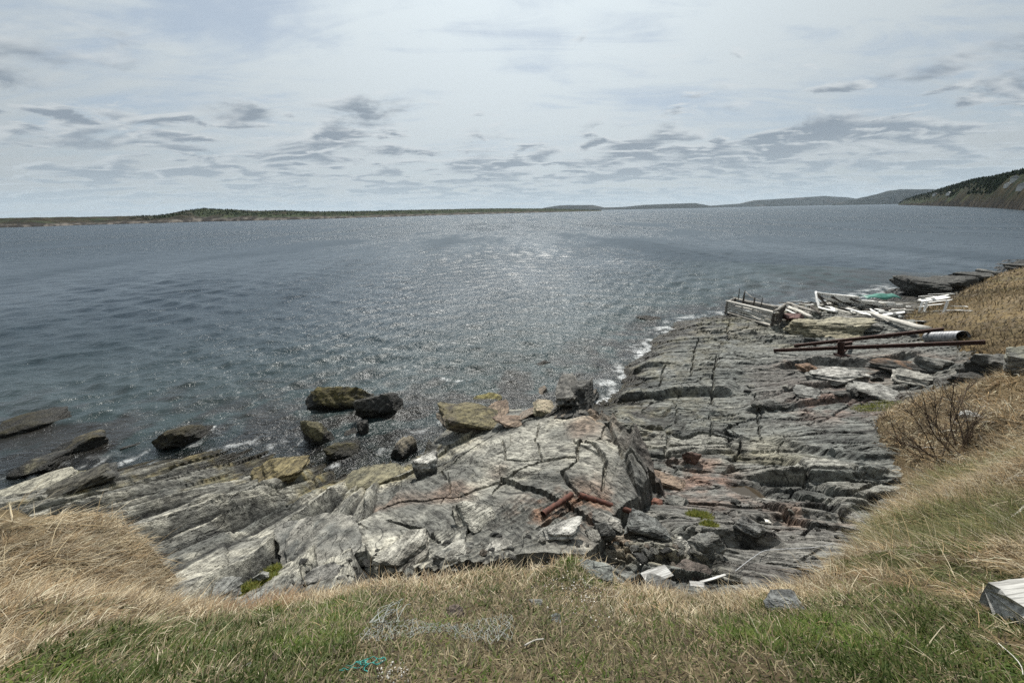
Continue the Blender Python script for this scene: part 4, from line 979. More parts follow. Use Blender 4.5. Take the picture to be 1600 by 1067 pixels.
W_GREY = mat_wood('weathered_wood', (.13, .12, .105, 1), (.36, .345, .315, 1)); W_WHITE = mat_wood('peeling_white_paint', (.58, .58, .56, 1), (.82, .82, .80, 1)); W_DARK = mat_wood('dark_wet_wood', (.035, .03, .026, 1), (.10, .09, .078, 1))
W_PALE = mat_wood('bleached_wood', (.36, .345, .31, 1), (.60, .58, .53, 1))
def mat_rust(name='rusted_steel', a=(.022, .011, .009, 1), b=(.065, .028, .018, 1)):
    mt, t, bs = new_mat(name); p = t.n('ShaderNodeNewGeometry').outputs['Position']
    n = t.noise(p, 14, 6, .7); n2 = t.noise(p, 70, 3, .6)
    c = t.mix(t.ramp(n, .35, .65), a, b); c = t.mix(t.ramp(n2, .55, .7, 0, .5), c, (.03, .015, .012, 1))
    t.put(bs.inputs['Base Color'], c); bs.inputs['Roughness'].default_value = .85; t.put(bs.inputs['Normal'], bump(t, n, .01, .7)); return mt
RUSTM = mat_rust(); RUSTP = mat_rust('rusted_pipe', (.05, .02, .014, 1), (.125, .046, .028, 1))
def mat_plain(name, a, b, scale=20, rough=.6, metal=0.0, bd=.004):
    mt, t, bs = new_mat(name); p = t.n('ShaderNodeTexCoord').outputs['Object']; n = t.noise(p, scale, 5, .65)
    t.put(bs.inputs['Base Color'], t.mix(t.ramp(n, .35, .65), a, b)); bs.inputs['Roughness'].default_value = rough; bs.inputs['Metallic'].default_value = metal
    if bd: t.put(bs.inputs['Normal'], bump(t, n, bd, .6))
    return mt
WHITE = mat_plain('chalky_white', (.34, .34, .32, 1), (.62, .62, .60, 1), 9, .7)
W_CHALK = mat_wood('chalky_board', (.30, .295, .28, 1), (.60, .60, .58, 1))
def frame(p0, p1, up=(0, 0, 1)):
    p0 = Vector(p0); p1 = Vector(p1); x = (p1-p0); L = x.length; x.normalize(); u = Vector(up)
    y = u.cross(x)
    if y.length < 1e-3: y = Vector((1, 0, 0)).cross(x)
    y.normalize(); z = x.cross(y)
    return Matrix(((x.x, y.x, z.x, p0.x), (x.y, y.y, z.y, p0.y), (x.z, y.z, z.z, p0.z), (0, 0, 0, 1))), L
_rg = np.random.default_rng(31)
def empty(name, loc): 
    o = bpy.data.objects.new(name, None); COL.objects.link(o); o.location = tuple(loc); o.empty_display_size = .2; return o
def child_matrix(o, M, root):
    if root is not None:
        o.parent = root; o.matrix_local = Matrix.Translation(-root.location) @ M
    else: o.matrix_world = M
def plank(name, p0, p1, w, th, mat, root=None, up=(0, 0, 1), jag=True):
    """a board from p0 to p1 with uneven ends, its length along local x"""
    M, L = frame(p0, p1, up); n = 5; xs = np.linspace(0, L, n); V = []
    bow = _rg.normal(0, .012)*L
    for i, x in enumerate(xs):
        ww = w*(1+_rg.normal(0, .05)); b = bow*math.sin(math.pi*i/(n-1))
        for (sy, sz) in ((-1, -1), (1, -1), (1, 1), (-1, 1)):
            dx = _rg.normal(0, w*.25) if jag and i in (0, n-1) else 0
            V.append((x+dx, sy*ww/2+b*.4, sz*th/2+b))
    Q = [(0, 3, 2, 1), (4*n-4, 4*n-3, 4*n-2, 4*n-1)]
    for i in range(n-1):
        for j in range(4): Q.append((4*i+j, 4*i+(j+1) % 4, 4*i+4+(j+1) % 4, 4*i+4+j))
    o = link(name, arr_mesh(name, np.array(V), np.array(Q), None, False), mat); child_matrix(o, M, root); return o
def log(name, p0, p1, r0, r1, mat, root=None, n=8, bend=.012):
    M, L = frame(p0, p1); k = 7; xs = np.linspace(0, L, k); mb = MB(); b1, b2 = _rg.normal(0, bend, 2)*L
    pts = np.stack([xs, b1*np.sin(np.pi*xs/L)+_rg.normal(0, r0*.15, k), b2*np.sin(np.pi*xs/L)+_rg.normal(0, r0*.15, k)], 1)
    mb.tube(pts, np.linspace(r0, r1, k)*(1+_rg.normal(0, .07, k)), n); o = link(name, mb.mesh(name, None, True), mat); child_matrix(o, M, root); return o
UPV = np.array([0, 0, 1.0])
def hp(px, py, dz=0.0, f=None): p, t = hit(px, py, f); return p+UPV*dz

# ------------------------------------------------------------------ the ruined timber crib
def crib():
    A = hp(1134, 490); B = hp(1206, 511); ax = B-A; ax[2] = 0; L = np.linalg.norm(ax); ax /= L
    n = np.array([math.sin(.85), math.cos(.85), 0])
    root = empty('timber_crib', A); tag(root, 'tilted weathered timber crib with upright stakes at the water edge', 'timber crib')
    dp = 1.5; H = .80; up = UPV+n*.05
    rows = 7
    for i in range(rows):
        z = .07+i*(H-.1)/(rows-1)
        log('log', A-ax*.15+UPV*z+n*(.045*(i % 2)), B+ax*.12+UPV*(z-.02)+n*(.05*(i % 2)), .045, .042, [W_GREY, W_PALE, W_PALE, W_PALE, W_PALE, W_PALE, W_PALE][i], root)
        if i % 2 == 0: log('log', A+n*dp-ax*.1+UPV*z, B+n*dp+UPV*z, .08, .075, W_GREY, root)
        log('log', B+UPV*(z+.08)-n*.12, B+n*dp*1.1+UPV*(z+.16), .075, .07, W_DARK if i < 6 else W_GREY, root)
        log('log', A+UPV*(z+.08)-n*.12, A+n*dp+UPV*(z+.08), .075, .07, W_GREY, root)
    plank('rail', A-ax*.2+UPV*(H+.06), B+ax*.25+UPV*(H+.02), .20, .07, W_PALE, root)
    for k in range(7):
        f = .05+k*.14
        plank('deck_board', A+ax*L*f+n*(.1+.3*_rg.random())+UPV*(H-.02), A+ax*L*(f+.45)+n*(.6+1.2*_rg.random())+UPV*(H+.03), .15, .035, W_PALE if k % 2 else W_GREY, root)
    for f, d, h in ((.33, .35, 1.85), (.58, .35, 1.9), (.95, .45, 1.85), (.10, 1.1, 1.75), (.25, 1.2, 1.75), (.62, 1.3, 1.8)):
        q = A+ax*L*f+n*d; log('stake', q, q+UPV*h+ax*_rg.normal(0, .06), .048 if d < 1 else .030, .04 if d < 1 else .024, W_DARK, root, 6, .01)
    log('stake', A+ax*L*.25+n*1.2+UPV*1.70, A+ax*L*.62+n*1.3+UPV*1.62, .02, .02, W_GREY, root, 6, .02)
crib()
def ruin():
    BL = hp(1313, 481); BR = hp(1424, 487); TL = BL+np.array([-.45, 1.7, 0])+UPV*.46; TR = BR+np.array([-1.1, 1.5, 0])+UPV*.25
    root = empty('collapsed_deck', BL); tag(root, 'collapsed deck of white painted boards lying aslant on the rocks', 'collapsed deck')
    nn = np.cross(TR-TL, BL-TL); nn /= np.linalg.norm(nn); nn = nn if nn[2] > 0 else -nn
    for i in range(8):
        f = i/7.0; a = TL*(1-f)+BL*f; b = TR*(1-f)+BR*f
        plank('board', a+_rg.normal(0, .06, 3)+UPV*.15, b+_rg.normal(0, .06, 3)-(b-a)*(.30*(1-f)*_rg.random())+UPV*.12, .30, .03, W_WHITE if i not in (4,) else W_PALE, root, up=tuple(nn))
    for f in (.03, .35, .7):
        a = TL+(TR-TL)*f; b = BL+(BR-BL)*f; log('joist', a+UPV*.02, b+UPV*.02, .07, .07, W_DARK, root, 5)
    log('post', BL+np.array([-.9, .5, -.2]), TL+UPV*.25, .08, .07, W_WHITE, root); log('post', BL+np.array([-.5, -.1, -.2]), TL+UPV*.12, .07, .06, W_DARK, root)
    for k in range(3): plank('skirt_board', BL+UPV*(-.04-.07*k)+np.array([0, -.06*k, 0]), BR+UPV*(-.05-.02*k), .12, .05, W_DARK, root)
    # green sheet
    p = hp(1378, 476); m = MB(); xs = np.linspace(-1.1, 1.1, 12); ys = np.linspace(-.5, .5, 6); X, Y = np.meshgrid(xs, ys, indexing='ij')
    V = np.stack([X, Y, .12+.14*fbm(X*1.5, Y*2, 3, 9)+.2*np.exp(-Y*Y*6)], -1).reshape(-1, 3)
    o = link('tarpaulin', grid_mesh('tarpaulin', V, 12, 6), mat_plain('green_sheet', (.03, .13, .10, 1), (.06, .22, .17, 1), 4, .5)); o.location = p+UPV*.25+np.array([0, .4, 0]); tag(o, 'green crumpled sheet behind the collapsed white deck', 'tarpaulin')
    sd = o.modifiers.new('thick', 'SOLIDIFY'); sd.thickness = .01
    # heap of white boards on the field edge
    c = hp(1455, 480); root2 = empty('board_heap', c); tag(root2, 'heap of broken white boards on the edge of the field', 'board heap')
    for (x0, y0, x1, y1, dz, w) in [(1432, 473, 1482, 463, .45, .3), (1433, 476, 1478, 466, .42, .3), (1440, 478, 1484, 470, .35, .3), (1450, 466, 1486, 464, .55, .28), (1437, 480, 1470, 474, .25, .2), (1434, 471, 1462, 470, .55, .2), (1440, 484, 1500, 479, .08, .16), (1478, 481, 1516, 480, .08, .12), (1485, 478, 1508, 476, .18, .10), (1430, 497, 1447, 495, .04, .3)]:
        plank('board', hp(x0, y0+6)+UPV*dz, hp(x1, y1+8)+UPV*(dz*.9), w, .03, W_WHITE, root2)
    for x0, dz in ((1436, 0), (1443, 0), (1474, 0)): plank('upright', hp(x0, 489), hp(x0, 489)+UPV*.6, .10, .05, W_WHITE, root2, up=(1, 0, 0))
    plank('upright', hp(1434, 489)+UPV*.33, hp(1445, 489)+UPV*.33, .08, .05, W_WHITE, root2)
    # long pale pole and boards lying about
    tag(log('pole', hp(1362, 499, .25), hp(1449, 520, .12), .11, .13, W_PALE), 'long pale bleached pole lying above the steel beams', 'pole')
    tag(plank('board', hp(1358, 497, .30), hp(1392, 508, .15), .22, .05, W_PALE), 'split pale board crossing the upper end of the long pole', 'board')
    tag(plank('board', hp(1375, 497, .12), hp(1409, 492, .12), .24, .06, W_WHITE), 'clean white board below the collapsed deck', 'board')
    tag(plank('board', hp(1377, 491, .16), hp(1412, 488, .16), .18, .06, W_PALE), 'pale board tucked under the collapsed deck', 'board')
    tag(plank('board', hp(1325, 485, .25), hp(1352, 503, .05), .14, .05, W_PALE), 'narrow pale board slanting down left of the long pole', 'board')
    tag(log('log', hp(1232, 486, .25), hp(1268, 499, .1), .10, .09, W_PALE), 'pale log leaning out right of the timber crib, lower one', 'log')
    tag(log('log', hp(1229, 484, .45), hp(1272, 493, .2), .09, .09, W_GREY), 'grey log leaning out right of the timber crib, upper one', 'log')
    rg = np.random.default_rng(8)
    for k in range(46):
        px = rg.uniform(1215, 1425); py = np.interp(px, [1215, 1300, 1425], [484, 486, 490])+rg.normal(0, 5); L = rg.uniform(12, 45); a = rg.normal(.12, .28)
        p = hp(px, py, .06+rg.random()*.25); q = hp(px+L*math.cos(a), py+L*math.sin(a), .06+rg.random()*.2)
        if np.linalg.norm(q-p) > 3.4: q = p+(q-p)*3.4/np.linalg.norm(q-p)
        mt = [W_GREY, W_PALE, W_DARK, W_GREY, W_WHITE][int(rg.integers(5))]; logk = rg.random() < .45
        o = log('driftwood', p, q, rg.uniform(.04, .09), rg.uniform(.03, .08), mt) if logk else plank('driftwood', p, q, rg.uniform(.10, .22), .04, mt)
        tag(o, {W_GREY: 'grey', W_PALE: 'bleached', W_DARK: 'dark', W_WHITE: 'white'}[mt]+(' driftwood log' if logk else ' driftwood board')+(' in the jumble right of the timber crib' if px < 1290 else ' in the jumble at the left end of the collapsed deck' if px < 1345 else ' in the jumble under the collapsed deck towards the field'), 'driftwood', 'driftwood jumble behind the rocks')
ruin()

# ------------------------------------------------------------------ steel, pipes, culvert
def ibeam(name, p0, p1, w, h, mat, root=None):
    M, L = frame(p0, p1); t = .016; mb = MB()
    mb.box((0, -w/2, -h/2), (L, w/2, -h/2+t)); mb.box((0, -w/2, h/2-t), (L, w/2, h/2)); mb.box((0, -t/2, -h/2+t), (L, t/2, h/2-t))
    o = link(name, mb.mesh(name), mat); child_matrix(o, M, root); return o
def steel():
    a, b = hp(1208, 551, .10), hp(1536, 545, .22); tag(ibeam('steel_beam', a, b, .10, .13, RUSTM), 'rusty steel beam resting on the post, the one nearer the camera', 'steel beam', 'rusty steel beams')
    c, d = hp(1240, 543, .08), hp(1472, 522, .20); tag(ibeam('steel_beam', c, d, .10, .13, RUSTM), 'rusty steel beam behind, ending above the metal culvert', 'steel beam', 'rusty steel beams')
    f = (1338-1208)/(1536-1208); q = a+(b-a)*f; gx, gy = q[0]-.02, q[1]-.1; g = np.array([gx, gy, float(ground(np.array([gx]), np.array([gy]))[0])])
    root = empty('steel_post', g); tag(root, 'short rusty steel post holding up the beams', 'steel post')
    ibeam('upright', g-UPV*.25, np.array([q[0]-.10, q[1], q[2]])+UPV*.25, .16, .18, RUSTM, root)
    back = c+(d-c)*((1338-1240)/(1472-1240))
    ibeam('cross_arm', np.array([q[0]-.12, q[1]-.2, q[2]-.14]), np.array([back[0], back[1], back[2]-.14]), .10, .10, RUSTM, root)
    ibeam('bracket', q+np.array([.05, .3, .02]), q+np.array([.75, .45, .04]), .12, .12, RUSTM, root)
    mb = MB(); mb.box((-.2, -.2, -.03), (.2, .2, .03)); o = link('base_plate', mb.mesh('base_plate'), RUSTM, root); o.location = (0, 0, .02)
    for nm, x0, y0, x1, y1, r, lb in [('pipe', 848, 808, 893, 777, .043, 'rusty broken pipe, left piece pointing up to the joint'), ('pipe', 905, 778, 990, 800, .043, 'rusty broken pipe, right piece running down into the rubble')]:
        p0 = hp(x0, y0, .06); t0 = float(np.dot(p0-EYE, _f)); p1 = hp(x1, y1, .06) if x0 < 900 else at_t(x1, y1, t0*.985)
        M, L = frame(p0, p1); mb = MB(); xs = np.linspace(0, L, 14); j = _rg.normal(0, .003, (14, 2))
        pts = np.stack([xs, j[:, 0], j[:, 1]], 1); rr = np.full(14, r)*(1+_rg.normal(0, .03, 14)); rr[:2] *= 1.12
        mb.tube(pts, rr, 14, cap=False); mb.tube(pts[::-1], rr[::-1]*.84, 14, cap=False)
        for e, q in ((0, 1), (13*14, -1)):
            pass
        me = mb.mesh('pipe', None, True); o = link('pipe', me, RUSTP); o.matrix_world = M; tag(o, lb, 'pipe', 'rusty pipe pieces on the hump')
    # corrugated culvert
    p0, p1 = hp(1449, 533), hp(1503, 532); t = np.linalg.norm(p0-EYE); r = .20
    p0 = p0+UPV*r*.8; p1 = p1+UPV*r*.75
    M, L = frame(p0, p1); mb = MB(); N = 150; xs = np.linspace(0, L, N); pts = np.stack([xs, 0*xs, 0*xs], 1)
    rr = r+.017*np.sin(xs*2*math.pi/.14); mb.tube(pts, rr, 28, cap=False); mb.tube(pts[::-1], rr[::-1]-.012, 28, cap=False)
    o = link('culvert_pipe', mb.mesh('culvert_pipe', None, True), mat_plain('galvanised_steel', (.17, .175, .185, 1), (.30, .305, .315, 1), 6, .55, .45, .003)); o.matrix_world = M
    tag(o, 'corrugated grey metal culvert pipe lying on the field edge', 'culvert pipe')
steel()

# ------------------------------------------------------------------ litter near the camera
def curve_tube(name, pts, r, mat, n=5, sm=8):
    pts = np.asarray(pts, float); k = len(pts); tt = np.linspace(0, k-1, (k-1)*sm+1)
    P2 = np.stack([np.interp(tt, np.arange(k), pts[:, i]) for i in range(3)], 1)
    ker = np.ones(5)/5; Q = P2.copy()
    if len(P2) > 8:
        for i in range(3): Q[2:-2, i] = np.convolve(P2[:, i], ker, 'valid')
    mb = MB(); mb.tube(Q, r, n); return mb
def litter():
    # white boards by the grass edge
    c = hp(1032, 905); root = None
    def sheet(name, corners, th, mat, label, cat):
        C = [np.array(q) for q in corners]; n = 7; V = []
        for i in range(n):
            for j in range(n):
                u, v = i/(n-1), j/(n-1); p = (C[0]*(1-u)+C[1]*u)*(1-v)+(C[3]*(1-u)+C[2]*u)*v
                V.append(p+UPV*(_rg.normal(0, .004)+.015*math.sin(u*5)*math.cos(v*4))+_rg.normal(0, .006, 3)*(i in (0, n-1) or j in (0, n-1)))
        V = np.array(V); o0 = V.mean(0); o = link(name, grid_mesh(name, V-o0, n, n), mat); o.location = o0
        s = o.modifiers.new('thick', 'SOLIDIFY'); s.thickness = th; tag(o, label, cat); return o
    p = hp(1008, 914, .11); tag(plank('painted_board', p, p+np.array([.27, .07, .02]), .13, .02, W_CHALK, None, (0, -.25, 1)), 'cracked white board lying at the grass edge', 'board')
    p = hp(1076, 924, .12); tag(plank('painted_board', p, p+np.array([.14, -.02, .0]), .05, .02, W_CHALK, None, (.1, -.5, 1)), 'white broken fragment right of the cracked board', 'board')
    tag(plank('painted_stick', hp(1092, 922, .12), hp(1130, 912, .14), .022, .015, W_CHALK), 'thin white stick pointing right from the white fragment', 'stick')
    # squared timber at the right edge
    p = hp(1560, 964); M, L = frame(p+np.array([.0, .0, .07]), p+np.array([.75, .05, .10])); mb = MB(); k = 14; V = []
    for i in range(k):
        for j in range(16):
            a = j/16*2*math.pi; r = min(1/max(abs(math.cos(a)), 1e-3), 1/max(abs(math.sin(a)), 1e-3)); r = min(r, 1.28)
            cr = -.05*max(0, math.cos((a-1.2)*9))**8-.05*max(0, math.cos((a-2.0)*5))**12
            V.append((i/(k-1)*L+(.012*_rg.normal() if i == 0 else 0), .092*(r+cr)*math.cos(a)*(1+.02*_rg.normal()), .082*(r+cr)*math.sin(a)))
    Q = [(i*16+j, i*16+(j+1) % 16, (i+1)*16+(j+1) % 16, (i+1)*16+j) for i in range(k-1) for j in range(16)]
    mb.add(np.array(V), Q, [(0, j, j+1) for j in range(1, 15)]+[((k-1)*16, (k-1)*16+j+1, (k-1)*16+j) for j in range(1, 15)])
    o = link('timber', mb.mesh('timber'), mat_wood('silvered_timber', (.22, .215, .20, 1), (.50, .495, .47, 1))); o.matrix_world = M; tag(o, 'silver-grey cracked timber end at the right edge of the grass', 'timber')
    # white plastic bag
    D, F = ico(3); n = fbm(D[:, 0]*2+3, D[:, 1]*2+D[:, 2]*2, 4, 5); V = D*(1+.55*n)[:, None]*np.array([.15, .12, .10])
    q = hp(1515, 656, .07); o = link('plastic_bag', arr_mesh('plastic_bag', V, F, None, False), WHITE); o.location = q; tag(o, 'crumpled white plastic bag beside the bare bush', 'plastic bag')
    # sticks
    ST = W_PALE
    for (x0, y0, x1, y1, r, lb, m) in [(1556, 762, 1604, 738, .022, 'thick pale driftwood branch at the right edge of the bank', W_PALE), (1552, 757, 1590, 730, .014, 'dark thin branch leaning over the pale driftwood branch', W_DARK), (1545, 825, 1602, 790, .012, 'long straight dry stem on the green bank', W_PALE),
                                   (1398, 772, 1444, 748, .014, 'grey crooked stick hanging over the rock from the bank', W_GREY), (1556, 1012, 1592, 1064, .0022, 'pale straight straw at the lower right corner', W_PALE), (44, 1030, 56, 1008, .007, 'short white stick in the grass at lower left', WHITE),
                                   (1520, 735, 1585, 700, .012, 'pale bent stick below the bare bush', W_PALE), (1466, 722, 1486, 726, .022, 'short white driftwood piece at the bush foot, left one', W_PALE), (1494, 716, 1506, 712, .03, 'short white driftwood piece at the bush foot, right one', W_PALE),
                                   (1575, 752, 1602, 748, .02, 'pale board end under the driftwood branch', W_PALE), (820, 1016, 850, 1008, .004, 'thin dry stalk in the bare turf', W_PALE)]:
        tag(log('stick', hp(x0, y0, .03), hp(x1, y1, .04), r, r*.7, m, None, 6, .04), lb, 'stick')
    # cable over the rocks
    mt = mat_plain('grey_cable', (.30, .31, .32, 1), (.42, .43, .44, 1), 20, .5)
    mb = curve_tube('c', [hp(1148, 896, .04), hp(1170, 879, .05), hp(1192, 863, .04), hp(1225, 860, .03), hp(1270, 858, .03), hp(1300, 852, .03)], .0045, mt); tag(link('cable', mb.mesh('cable', None, True), mt), 'thin pale cable lying bent across the rocks', 'cable')
    # tangled net
    rg = np.random.default_rng(3); mb = MB()
    def gp(px, py, dz): p, _ = hit(px, py, turf_full); return p+UPV*dz
    A, B = gp(575, 988, .01), gp(800, 982, .01); C = gp(625, 956, .02)
    nu, nv = 46, 7
    G = np.zeros((nu, nv, 3))
    for i in range(nu):
        for j in range(nv):
            u = i/(nu-1); v = j/(nv-1)-.5
            wd = .075+.05*math.sin(u*9)+.03*rg.random()
            p = A+(B-A)*u+np.array([0, 1, 0])*(wd*v*1.6)+rg.normal(0, .008, 3); p[2] = float(turf_full(np.array([p[0]]), np.array([p[1]]))[0])+.012+.022*abs(math.sin(u*31+v*9))*rg.random()
            G[i, j] = p
    for i in range(nu-1):
        for j in range(nv):
            jj = j+1 if (i+j) % 2 == 0 else j-1
            if 0 <= jj < nv:
                a, b = G[i, j], G[i+1, jj]; mb.tube([a, (a+b)/2+rg.normal(0, .005, 3), b], .0010, 4, False)
            jj = j-1 if (i+j) % 2 == 0 else j+1
            if 0 <= jj < nv and rg.random() < .8: mb.tube([G[i, j], G[i+1, jj]], .0010, 4, False)
    for k in range(16):
        a = A+(B-A)*rg.uniform(0, .25)+np.array([0, .02, .03]); b = C+rg.normal(0, .02, 3)+np.array([0, 0, .035]); m1 = (a+b)/2+rg.normal(0, .02, 3)+UPV*.01
        mb.tube(curve_pts([a, m1, b]), .0016, 4, False)
    nm = mat_plain('net_twine', (.17, .185, .17, 1), (.36, .38, .35, 1), 30, .8); tag(link('fishing_net', mb.mesh('fishing_net', None, True), nm), 'pale tangled fishing net strewn across the turf', 'fishing net')
    mb = MB(); c = gp(570, 1046, .02)
    for k in range(7):
        th = rg.uniform(0, 6.28); q = c+np.array([rg.normal(0, .02), rg.normal(0, .012), 0]); pts = [q]
        for _ in range(9):
            th += rg.normal(.5, .7); q = q+np.array([.016*math.cos(th), .011*math.sin(th), 0]); z = float(turf_full(np.array([q[0]]), np.array([q[1]]))[0]); pts.append(np.array([q[0], q[1], z+.022+abs(rg.normal(0, .008))]))
        mb.tube(curve_pts(pts), .0018, 4, False)
    tag(link('twine', mb.mesh('twine', None, True), mat_plain('teal_twine', (.02, .17, .145, 1), (.04, .30, .26, 1), 30, .7)), 'small tangle of teal twine at the bottom of the turf', 'twine')
    # shell fragments
    V0, F0 = ico(1); Vs, Fs, Cs = [], [], []; n0 = 0
    for k in range(470):
        if k < 400: px, py = rg.normal(912, 38), rg.normal(925, 26); 
        else: px, py = rg.uniform(590, 640), rg.normal(1050, 12)
        p, t = hit(px, py, turf_full); s = rg.uniform(.002, .007)
        R = np.linalg.qr(rg.normal(size=(3, 3)))[0]
        V = (V0*np.array([s, s*rg.uniform(.6, 1), s*.35])) @ R.T+p+UPV*.012; Vs.append(V); Fs.append(F0+n0); n0 += len(V0)
        Cs.append(np.tile(np.array([.62, .60, .55])*rg.uniform(.45, 1), (len(V0), 1)))
    tag(link('shell_fragments', arr_mesh('shell_fragments', np.concatenate(Vs), np.concatenate(Fs), dict(Col=np.concatenate(Cs)), False), mat_vcol('shell', .6, 60, .8, 1.1, 0)), 'white shell fragments scattered on the bare turf', 'shells', kind='stuff')
def curve_pts(pts, sm=5):
    pts = np.asarray(pts, float); k = len(pts); out = []
    for i in range(k-1):
        p0, p1, p2, p3 = pts[max(i-1, 0)], pts[i], pts[i+1], pts[min(i+2, k-1)]
        for s in range(sm):
            t = s/sm; out.append(.5*((2*p1)+(-p0+p2)*t+(2*p0-5*p1+4*p2-p3)*t*t+(-p0+3*p1-3*p2+p3)*t**3))
    out.append(pts[-1]); return np.array(out)
litter()

# ------------------------------------------------------------------ rock pools
def pools():
    mt, t, b = new_mat('pool_water'); b.inputs['Base Color'].default_value = (.05, .04, .028, 1); b.inputs['Roughness'].default_value = .05
    t.put(b.inputs['Normal'], bump(t, t.noise(t.n('ShaderNodeNewGeometry').outputs['Position'], 3, 2), .01, .3))
    for qx, qy, qr, qz in POOLS[:2]:
        a = np.linspace(0, 2*math.pi, 40, endpoint=False); r = qr*1.75; V = np.stack([qx+r*np.cos(a), qy+r*.9*np.sin(a), np.full(40, qz-.045)], 1); V = np.vstack([V, [[qx, qy, qz-.045]]])
        tag(link('rock_pool', arr_mesh('rock_pool', V, np.array([(i, (i+1) % 40, 40) for i in range(40)])), mt), kind='structure')
pools()

# ------------------------------------------------------------------ bare bush
def bush():
    rg = np.random.default_rng(12); base = hp(1497, 716); root = empty('bare_bush', base); tag(root, 'leafless twiggy bush on the dry grass bank above the shelf', 'bush')
    mt = mat_plain('twig_bark', (.055, .038, .026, 1), (.13, .092, .062, 1), 40, .9)
    tips = [(1491, 598), (1440, 612), (1500, 622), (1530, 640), (1420, 640), (1392, 660), (1398, 690), (1460, 625), (1378, 648), (1475, 605), (1415, 610), (1515, 600)]
    t0 = float(np.dot(base-EYE, _f))
    for k, (px, py) in enumerate(tips):
        tip = at_t(px, py, t0+rg.normal(.15, .35)); b0 = base+np.array([rg.normal(0, .12), rg.normal(0, .10), -.05])
        if k in (4, 5, 6, 8): b0 = hp(1470+rg.normal(0, 8), 726)
        L = np.linalg.norm(tip-b0); mid = (b0+tip)/2+rg.normal(0, .05*L, 3)-UPV*.03*L
        pts = curve_pts([b0, mid, tip], 8); mb = MB(); rads = np.linspace(.016 if k < 4 else .010, .003, len(pts))
        mb.tube(pts-base, rads, 6); st = link('stem', mb.mesh('stem', None, True), mt, root)
        tw = MB()
        for j in range(22):
            f = rg.uniform(.25, .98); i = int(f*(len(pts)-1)); p = pts[i]; d = (pts[min(i+1, len(pts)-1)]-pts[max(i-1, 0)]); d /= np.linalg.norm(d)+1e-9
            q = d+rg.normal(0, .45, 3)+UPV*.15; q /= np.linalg.norm(q); l = rg.uniform(.15, .5)*(1.1-f*.5)
            tw.tube(curve_pts([p, p+q*l*.5+rg.normal(0, .02, 3), p+q*l+UPV*.04], 3)-base, np.linspace(.0042, .0018, 7), 4, False)
            for m_ in range(2):
                p2 = p+q*l*rg.uniform(.3, .8); q2 = q+rg.normal(0, .5, 3); q2 /= np.linalg.norm(q2); tw.tube(np.array([p2, p2+q2*l*.3, p2+q2*l*.5+UPV*.02])-base, [.003, .002, .0015], 3, False)
        link('twigs', tw.mesh('twigs', None, True), mt, st)
bush()
# ------------------------------------------------------------------ grass
def blades(name, x, y, z, length, width, dirx, diry, lift, droop, col, mat, segs=3, kind='stuff', label=None, cat=None):
    """arched tapering blades; dir = horizontal heading, lift = starting steepness (0 flat..1 upright)"""
    n = len(x); nrm = np.hypot(dirx, diry)+1e-9; dx, dy = dirx/nrm, diry/nrm
    sx, sy = -dy, dx
    V = np.zeros((n, 2*segs+1, 3), np.float32); C = np.zeros((n, 2*segs+1, 3), np.float32)
    px, py, pz = x.copy(), y.copy(), z.copy(); ang = np.arcsin(np.clip(lift, -.3, 1.0))
    for k in range(segs+1):
        f = k/segs; w = width*(1-f**1.6)*.5+width*.06
        cshade = col*(.72+.42*f)
        if k < segs:
            V[:, 2*k, 0] = px-sx*w; V[:, 2*k, 1] = py-sy*w; V[:, 2*k, 2] = pz
            V[:, 2*k+1, 0] = px+sx*w; V[:, 2*k+1, 1] = py+sy*w; V[:, 2*k+1, 2] = pz+w*.3
            C[:, 2*k] = col; C[:, 2*k+1] = col
        else:
            V[:, 2*k, 0] = px; V[:, 2*k, 1] = py; V[:, 2*k, 2] = pz; C[:, 2*k] = col
        st = length/segs; px = px+dx*np.cos(ang)*st; py = py+dy*np.cos(ang)*st; pz = pz+np.sin(ang)*st; ang = ang-droop
    m = 2*segs+1; b = (np.arange(n)*m)[:, None]
    Q = np.concatenate([b+np.array([[2*k, 2*k+1, 2*k+3, 2*k+2]]) for k in range(segs-1)]) if segs > 1 else np.zeros((0, 4), int)
    T = b+np.array([[2*segs-2, 2*segs-1, 2*segs]])
    me = arr_mesh(name, V.reshape(-1, 3), [Q, T] if len(Q) else [T], dict(Col=C.reshape(-1, 3)), True)
    return tag(link(name, me, mat), label, cat, None, kind)
def mat_grass(name):
    mt = bpy.data.materials.new(name); mt.use_nodes = True; t = NT(mt.node_tree); b = mt.node_tree.nodes['Principled BSDF']; out = mt.node_tree.nodes['Material Output']
    c = attr(t, 'Col'); t.put(b.inputs['Base Color'], c); b.inputs['Roughness'].default_value = .6; b.inputs['Specular IOR Level'].default_value = .25
    tr = t.n('ShaderNodeBsdfTranslucent'); t.put(tr.inputs[0], c); mx = t.n('ShaderNodeMixShader'); mx.inputs[0].default_value = .35
    t.put(mx.inputs[1], b.outputs[0]); t.put(mx.inputs[2], tr.outputs[0]); t.put(out.inputs[0], mx.outputs[0]); return mt
